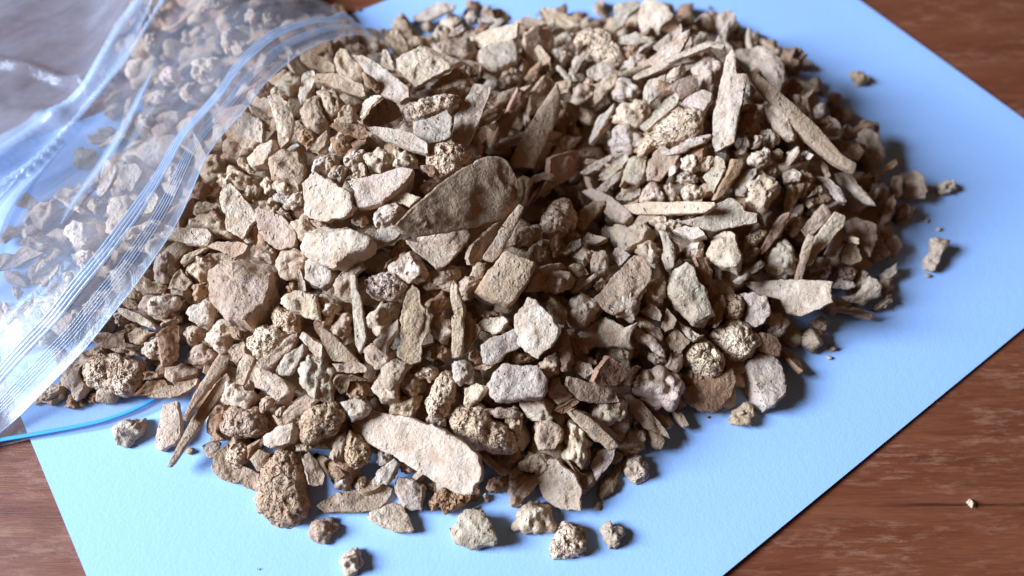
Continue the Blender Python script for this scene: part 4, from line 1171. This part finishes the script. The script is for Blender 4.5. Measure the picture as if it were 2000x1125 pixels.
# solid body of the heap far below the surface chips
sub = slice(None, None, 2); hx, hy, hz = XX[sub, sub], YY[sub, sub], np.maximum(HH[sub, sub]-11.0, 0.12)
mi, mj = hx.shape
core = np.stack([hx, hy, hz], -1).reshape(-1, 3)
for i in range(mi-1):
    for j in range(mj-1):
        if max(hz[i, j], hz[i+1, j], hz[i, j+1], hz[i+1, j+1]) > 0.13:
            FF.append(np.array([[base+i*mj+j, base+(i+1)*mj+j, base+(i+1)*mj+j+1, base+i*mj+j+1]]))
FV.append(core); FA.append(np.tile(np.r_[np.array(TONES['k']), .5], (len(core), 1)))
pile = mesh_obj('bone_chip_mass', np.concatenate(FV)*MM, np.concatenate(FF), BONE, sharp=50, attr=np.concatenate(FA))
pile['kind'] = 'stuff'; pile['label'] = 'mass of broken bone chips filling the heap between the larger pieces'; pile['category'] = 'bone chips'

# ------------------------------------------------------------------ the clear zip bag
bag = bpy.data.objects.new('zip_bag', None); S.collection.objects.link(bag)
bag.location = (-0.11, 0.04, 0.0)
bag['label'] = 'clear plastic zip bag lying open at the left with chips spilling out'; bag['category'] = 'plastic bag'
bag.empty_display_size = 0.02
def bag_child(o):
    o.parent = bag; o.matrix_parent_inverse = Matrix.Translation(-Vector(bag.location)); return o

# film height: drapes over the heap, flat elsewhere
D = HH.copy()
for _ in range(2):
    p = np.pad(D, 1, mode='edge'); D = np.maximum.reduce([p[1:-1, 1:-1], p[2:, 1:-1], p[:-2, 1:-1], p[1:-1, 2:], p[1:-1, :-2]])
FILM = blur(np.where(D > 0.3, D+4.0, 1.6), 4)

MOUTH = [(-90, 915), (-20, 862), (30, 822), (66, 785), (115, 735), (170, 679), (225, 608), (258, 568), (295, 515), (328, 467), (355, 420), (377, 370), (400, 312),
         (420, 280), (447, 250), (482, 213), (513, 167), (550, 133), (587, 103), (633, 82), (683, 67), (718, 68), (747, 78)]
LOWER = [(-90, 885), (0, 868), (60, 858), (130, 848), (200, 836), (280, 812), (340, 780), (400, 740), (480, 650), (560, 500), (640, 330), (700, 180), (747, 78)]
BLUE = [(-90, 876), (-40, 866), (0, 859), (50, 851), (100, 842), (150, 833), (200, 822), (240, 808), (270, 796), (302, 778), (330, 758)]

def resample(P, m):
    P = np.asarray(P, float); L = np.r_[0, np.cumsum(np.linalg.norm(np.diff(P, axis=0), axis=1))]
    s = np.linspace(0, L[-1], m); return np.stack([np.interp(s, L, P[:, k]) for k in range(P.shape[1])], -1)
def smooth_curve(P, it=6):
    P = P.copy()
    for _ in range(it): P[1:-1] = P[1:-1]*.5 + (P[:-2]+P[2:])*.25
    return P

ends_z = lambda u: 1.0-np.exp(-(np.minimum(u, 1-u)/0.06)**2)
mp = resample(MOUTH, 150)
M3 = np.stack([hit(a, b, FILM, 0.0) for a, b in mp])
M3[:4] = np.stack([on_plane(a, b, 1.5) for a, b in mp[:4]]); M3[-2:] = np.stack([on_plane(a, b, 2.5) for a, b in mp[-2:]])
M3 = smooth_curve(M3, 10)
s1 = on_plane(747, 78, 1.5); s2 = on_plane(620, 0, 1.5)
DBACK = norm((s2-s1)*np.array([1, 1, 0])); LBACK = 250.0
c0, c1 = M3[0].copy(), s1
def ridge(pts, x, y, w, amp, z=8.0):
    C = np.array([on_plane(a, b, z)[:2] for a, b in pts]); C = resample(C, 40)
    d = np.min(np.hypot(x[..., None]-C[:, 0], y[..., None]-C[:, 1]), -1)
    return amp*np.exp(-(d/w)**2)
def film_grid(edge3, nu, nv, zfun, vpow=1.6):
    E = resample(edge3, nu); u = np.linspace(0, 1, nu)
    Cb = c0 + (c1-c0)*u[:, None] + DBACK*LBACK
    v = np.linspace(0, 1, nv)**vpow
    G = E[:, None, :]*(1-v[None, :, None]) + Cb[:, None, :]*v[None, :, None]
    # stay parallel to the seams near the mouth
    G2 = E[:, None, :] + DBACK*(v*LBACK)[None, :, None]
    k = np.clip(v*3, 0, 1)[None, :, None]; G = G2*(1-k)+G*k
    return zfun(G, u, v)
def upper_z(G, u, v):
    x, y = G[..., 0], G[..., 1]
    z = sample(FILM, x, y)
    # blend the traced mouth heights into the drape
    k = np.exp(-(v*LBACK/10.0)**2)[None, :]
    e = (1-np.exp(-(np.minimum(u, 1-u)/0.05)**2))[:, None]
    z = 1.3 + (z-1.3)*e
    # creases and sags of the film
    flat = np.stack([x.ravel(), y.ravel(), np.zeros(x.size)], -1)
    al = flat@np.array([0.62, 0.78, 0]); ac = flat@np.array([0.78, -0.62, 0])
    w1 = noise3(np.c_[al*0.018, ac*0.085, 0*al]+5, 3).reshape(x.shape); w2 = noise3(np.c_[al*0.05, ac*0.22, 0*al]+9, 4).reshape(x.shape)
    fade = (1-np.exp(-(v*LBACK/14.0)**2))[None, :]
    z = z + (1.5*w1 + 0.6*np.abs(w2))*fade*e
    for pts, w, a in FOLDS: z = z + ridge(pts, x, y, w, a)*e
    z = np.maximum(z, 0.9 + 0.3*w2)
    G = G.copy(); z0 = G[:, :1, 2]
    G[..., 2] = z*(1-k) + np.maximum(z0, 1.0)*k
    return G
FOLDS = [([(-60, 330), (60, 250), (180, 180), (260, 100), (330, 50), (400, -20)], 4.0, 5.0),
         ([(-60, 400), (60, 330), (170, 240), (280, 160), (380, 60), (460, -20)], 2.2, 3.5),
         ([(-40, 90), (40, 105), (90, 120), (150, 142)], 1.7, 3.2),
         ([(230, 420), (290, 330), (340, 250), (400, 170)], 1.6, 1.4),
         ([(-40, 180), (60, 200), (120, 230)], 3.0, 1.5)]
GU = film_grid(M3, 170, 130, upper_z)
def grid_faces(a, b): return [(i*b+j, (i+1)*b+j, (i+1)*b+j+1, i*b+j+1) for i in range(a-1) for j in range(b-1)]
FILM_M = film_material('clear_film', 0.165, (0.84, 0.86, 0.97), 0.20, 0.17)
FILM_L = film_material('clear_film_lower', 0.13, (0.78, 0.83, 0.94), 0.24, 0.2)
RIB_M = film_material('zip_rib_plastic', 0.36, (0.66, 0.80, 1.0), 0.3, 0.2)
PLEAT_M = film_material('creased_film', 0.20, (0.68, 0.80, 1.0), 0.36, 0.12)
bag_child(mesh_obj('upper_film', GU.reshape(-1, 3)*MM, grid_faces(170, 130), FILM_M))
def lower_z(G, u, v):
    G = G.copy(); x, y = G[..., 0], G[..., 1]
    w = noise3(np.stack([x.ravel()*.05, y.ravel()*.05, 0*x.ravel()], -1), 12).reshape(x.shape)
    off = np.maximum(0, -sdf_paper(x, y)) ; G[..., 2] = 0.55 + 0.25*w - np.clip(off/6, 0, 1)*0.7
    return G
def sdf_paper(x, y):
    q = np.array([paper_pt(a, b) for a, b in ((0, 0), (297, 0), (297, 210), (0, 210))]); return sdf(x, y, q)
L3 = smooth_curve(resample(np.stack([on_plane(a, b, 0.6) for a, b in LOWER]), 120), 4)
GL = film_grid(L3, 120, 60, lower_z)
bag_child(mesh_obj('lower_film', GL.reshape(-1, 3)*MM, grid_faces(120, 60), FILM_L))

# pleats: the film doubled over on itself along the creases
def pleat(pts, widths, lift):
    C = resample(np.array([on_plane(a, b, 7.0) for a, b in pts]), 90); wd = np.interp(np.linspace(0, 1, 90), np.linspace(0, 1, len(widths)), widths)
    T = np.gradient(C[:, :2], axis=0); T /= np.linalg.norm(T, axis=1)[:, None]; Nn = np.c_[-T[:, 1], T[:, 0]]
    m = 28; t = np.linspace(0, 1, m); x = np.abs(((t*3) % 2)-1)*-1+0.5
    V = np.zeros((90, m, 3))
    V[..., :2] = C[:, None, :2] + Nn[:, None, :]*(x[None, :]*wd[:, None])[..., None]
    fl = V.reshape(-1, 3)
    wav = noise3(np.c_[fl[:, :2]*np.array([.12, .12]), np.tile(t*4, 90)], 21).reshape(90, m)
    zz = sample(FILM, V[..., 0], V[..., 1])
    for p2, w, a in FOLDS: zz = zz + ridge(p2, V[..., 0], V[..., 1], w, a)
    V[..., 2] = zz + lift + t[None, :]*1.3 + 0.30*wav
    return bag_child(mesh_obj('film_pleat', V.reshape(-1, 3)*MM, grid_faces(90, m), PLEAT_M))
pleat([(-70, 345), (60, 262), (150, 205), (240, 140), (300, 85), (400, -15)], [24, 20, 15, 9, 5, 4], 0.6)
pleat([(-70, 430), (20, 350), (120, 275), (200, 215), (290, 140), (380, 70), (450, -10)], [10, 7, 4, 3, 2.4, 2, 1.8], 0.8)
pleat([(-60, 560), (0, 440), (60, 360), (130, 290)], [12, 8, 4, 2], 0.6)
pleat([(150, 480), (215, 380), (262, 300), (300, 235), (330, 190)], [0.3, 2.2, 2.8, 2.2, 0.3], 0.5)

def tube(name, P, rad, mat, sides=6, flat=1.0):
    P = np.asarray(P); T = np.gradient(P, axis=0); T /= np.linalg.norm(T, axis=1)[:, None]
    up = np.array([0, 0, 1.0]); Sd = np.cross(T, up); Sd /= np.linalg.norm(Sd, axis=1)[:, None]; U = np.cross(Sd, T)
    th = np.linspace(0, 2*math.pi, sides, endpoint=False)
    V = (P[:, None, :] + rad*(np.cos(th)[None, :, None]*Sd[:, None, :] + flat*np.sin(th)[None, :, None]*U[:, None, :])).reshape(-1, 3)
    m = len(P)
    F = [(i*sides+j, i*sides+(j+1) % sides, (i+1)*sides+(j+1) % sides, (i+1)*sides+j) for i in range(m-1) for j in range(sides)]
    F += [tuple(range(sides-1, -1, -1)), tuple((m-1)*sides+j for j in range(sides))]
    return bag_child(mesh_obj(name, V*MM, F, mat))
_v = np.linspace(0, 1, 130)**1.6*LBACK
def rib_line(dist):
    return np.stack([[np.interp(dist, _v, GU[i, :, k]) for k in range(3)] for i in range(170)]) + np.array([0, 0, 0.12])
for dist, rad in ((10.6, .34), (11.7, .26), (12.6, .30), (13.6, .22)): tube('zip_track', rib_line(dist), rad, RIB_M)
def ribbon(name, d0, d1, mat, m=7):
    L = np.stack([rib_line(d) for d in np.linspace(d0, d1, m)], 1) - np.array([0, 0, 0.05])
    return bag_child(mesh_obj(name, L.reshape(-1, 3)*MM, grid_faces(170, m), mat))
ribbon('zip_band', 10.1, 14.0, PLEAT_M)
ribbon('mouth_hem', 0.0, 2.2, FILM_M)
tube('film_rim', rib_line(0.02), 0.16, RIB_M, 5)
for dist in (4.3, 5.1, 5.8, 6.5, 7.2): tube('film_rib', rib_line(dist), 0.10, RIB_M, 5)
BP = smooth_curve(resample(np.stack([on_plane(a, b, 0.9) for a, b in BLUE]), 80), 4)
zs = tube('blue_zip_strip', BP, 0.55, plain('blue_zip_plastic', (0.07, 0.36, 0.80), 0.35), 8, 0.35)
zs['label'] = 'bright blue zip strip along the lower lip of the bag'
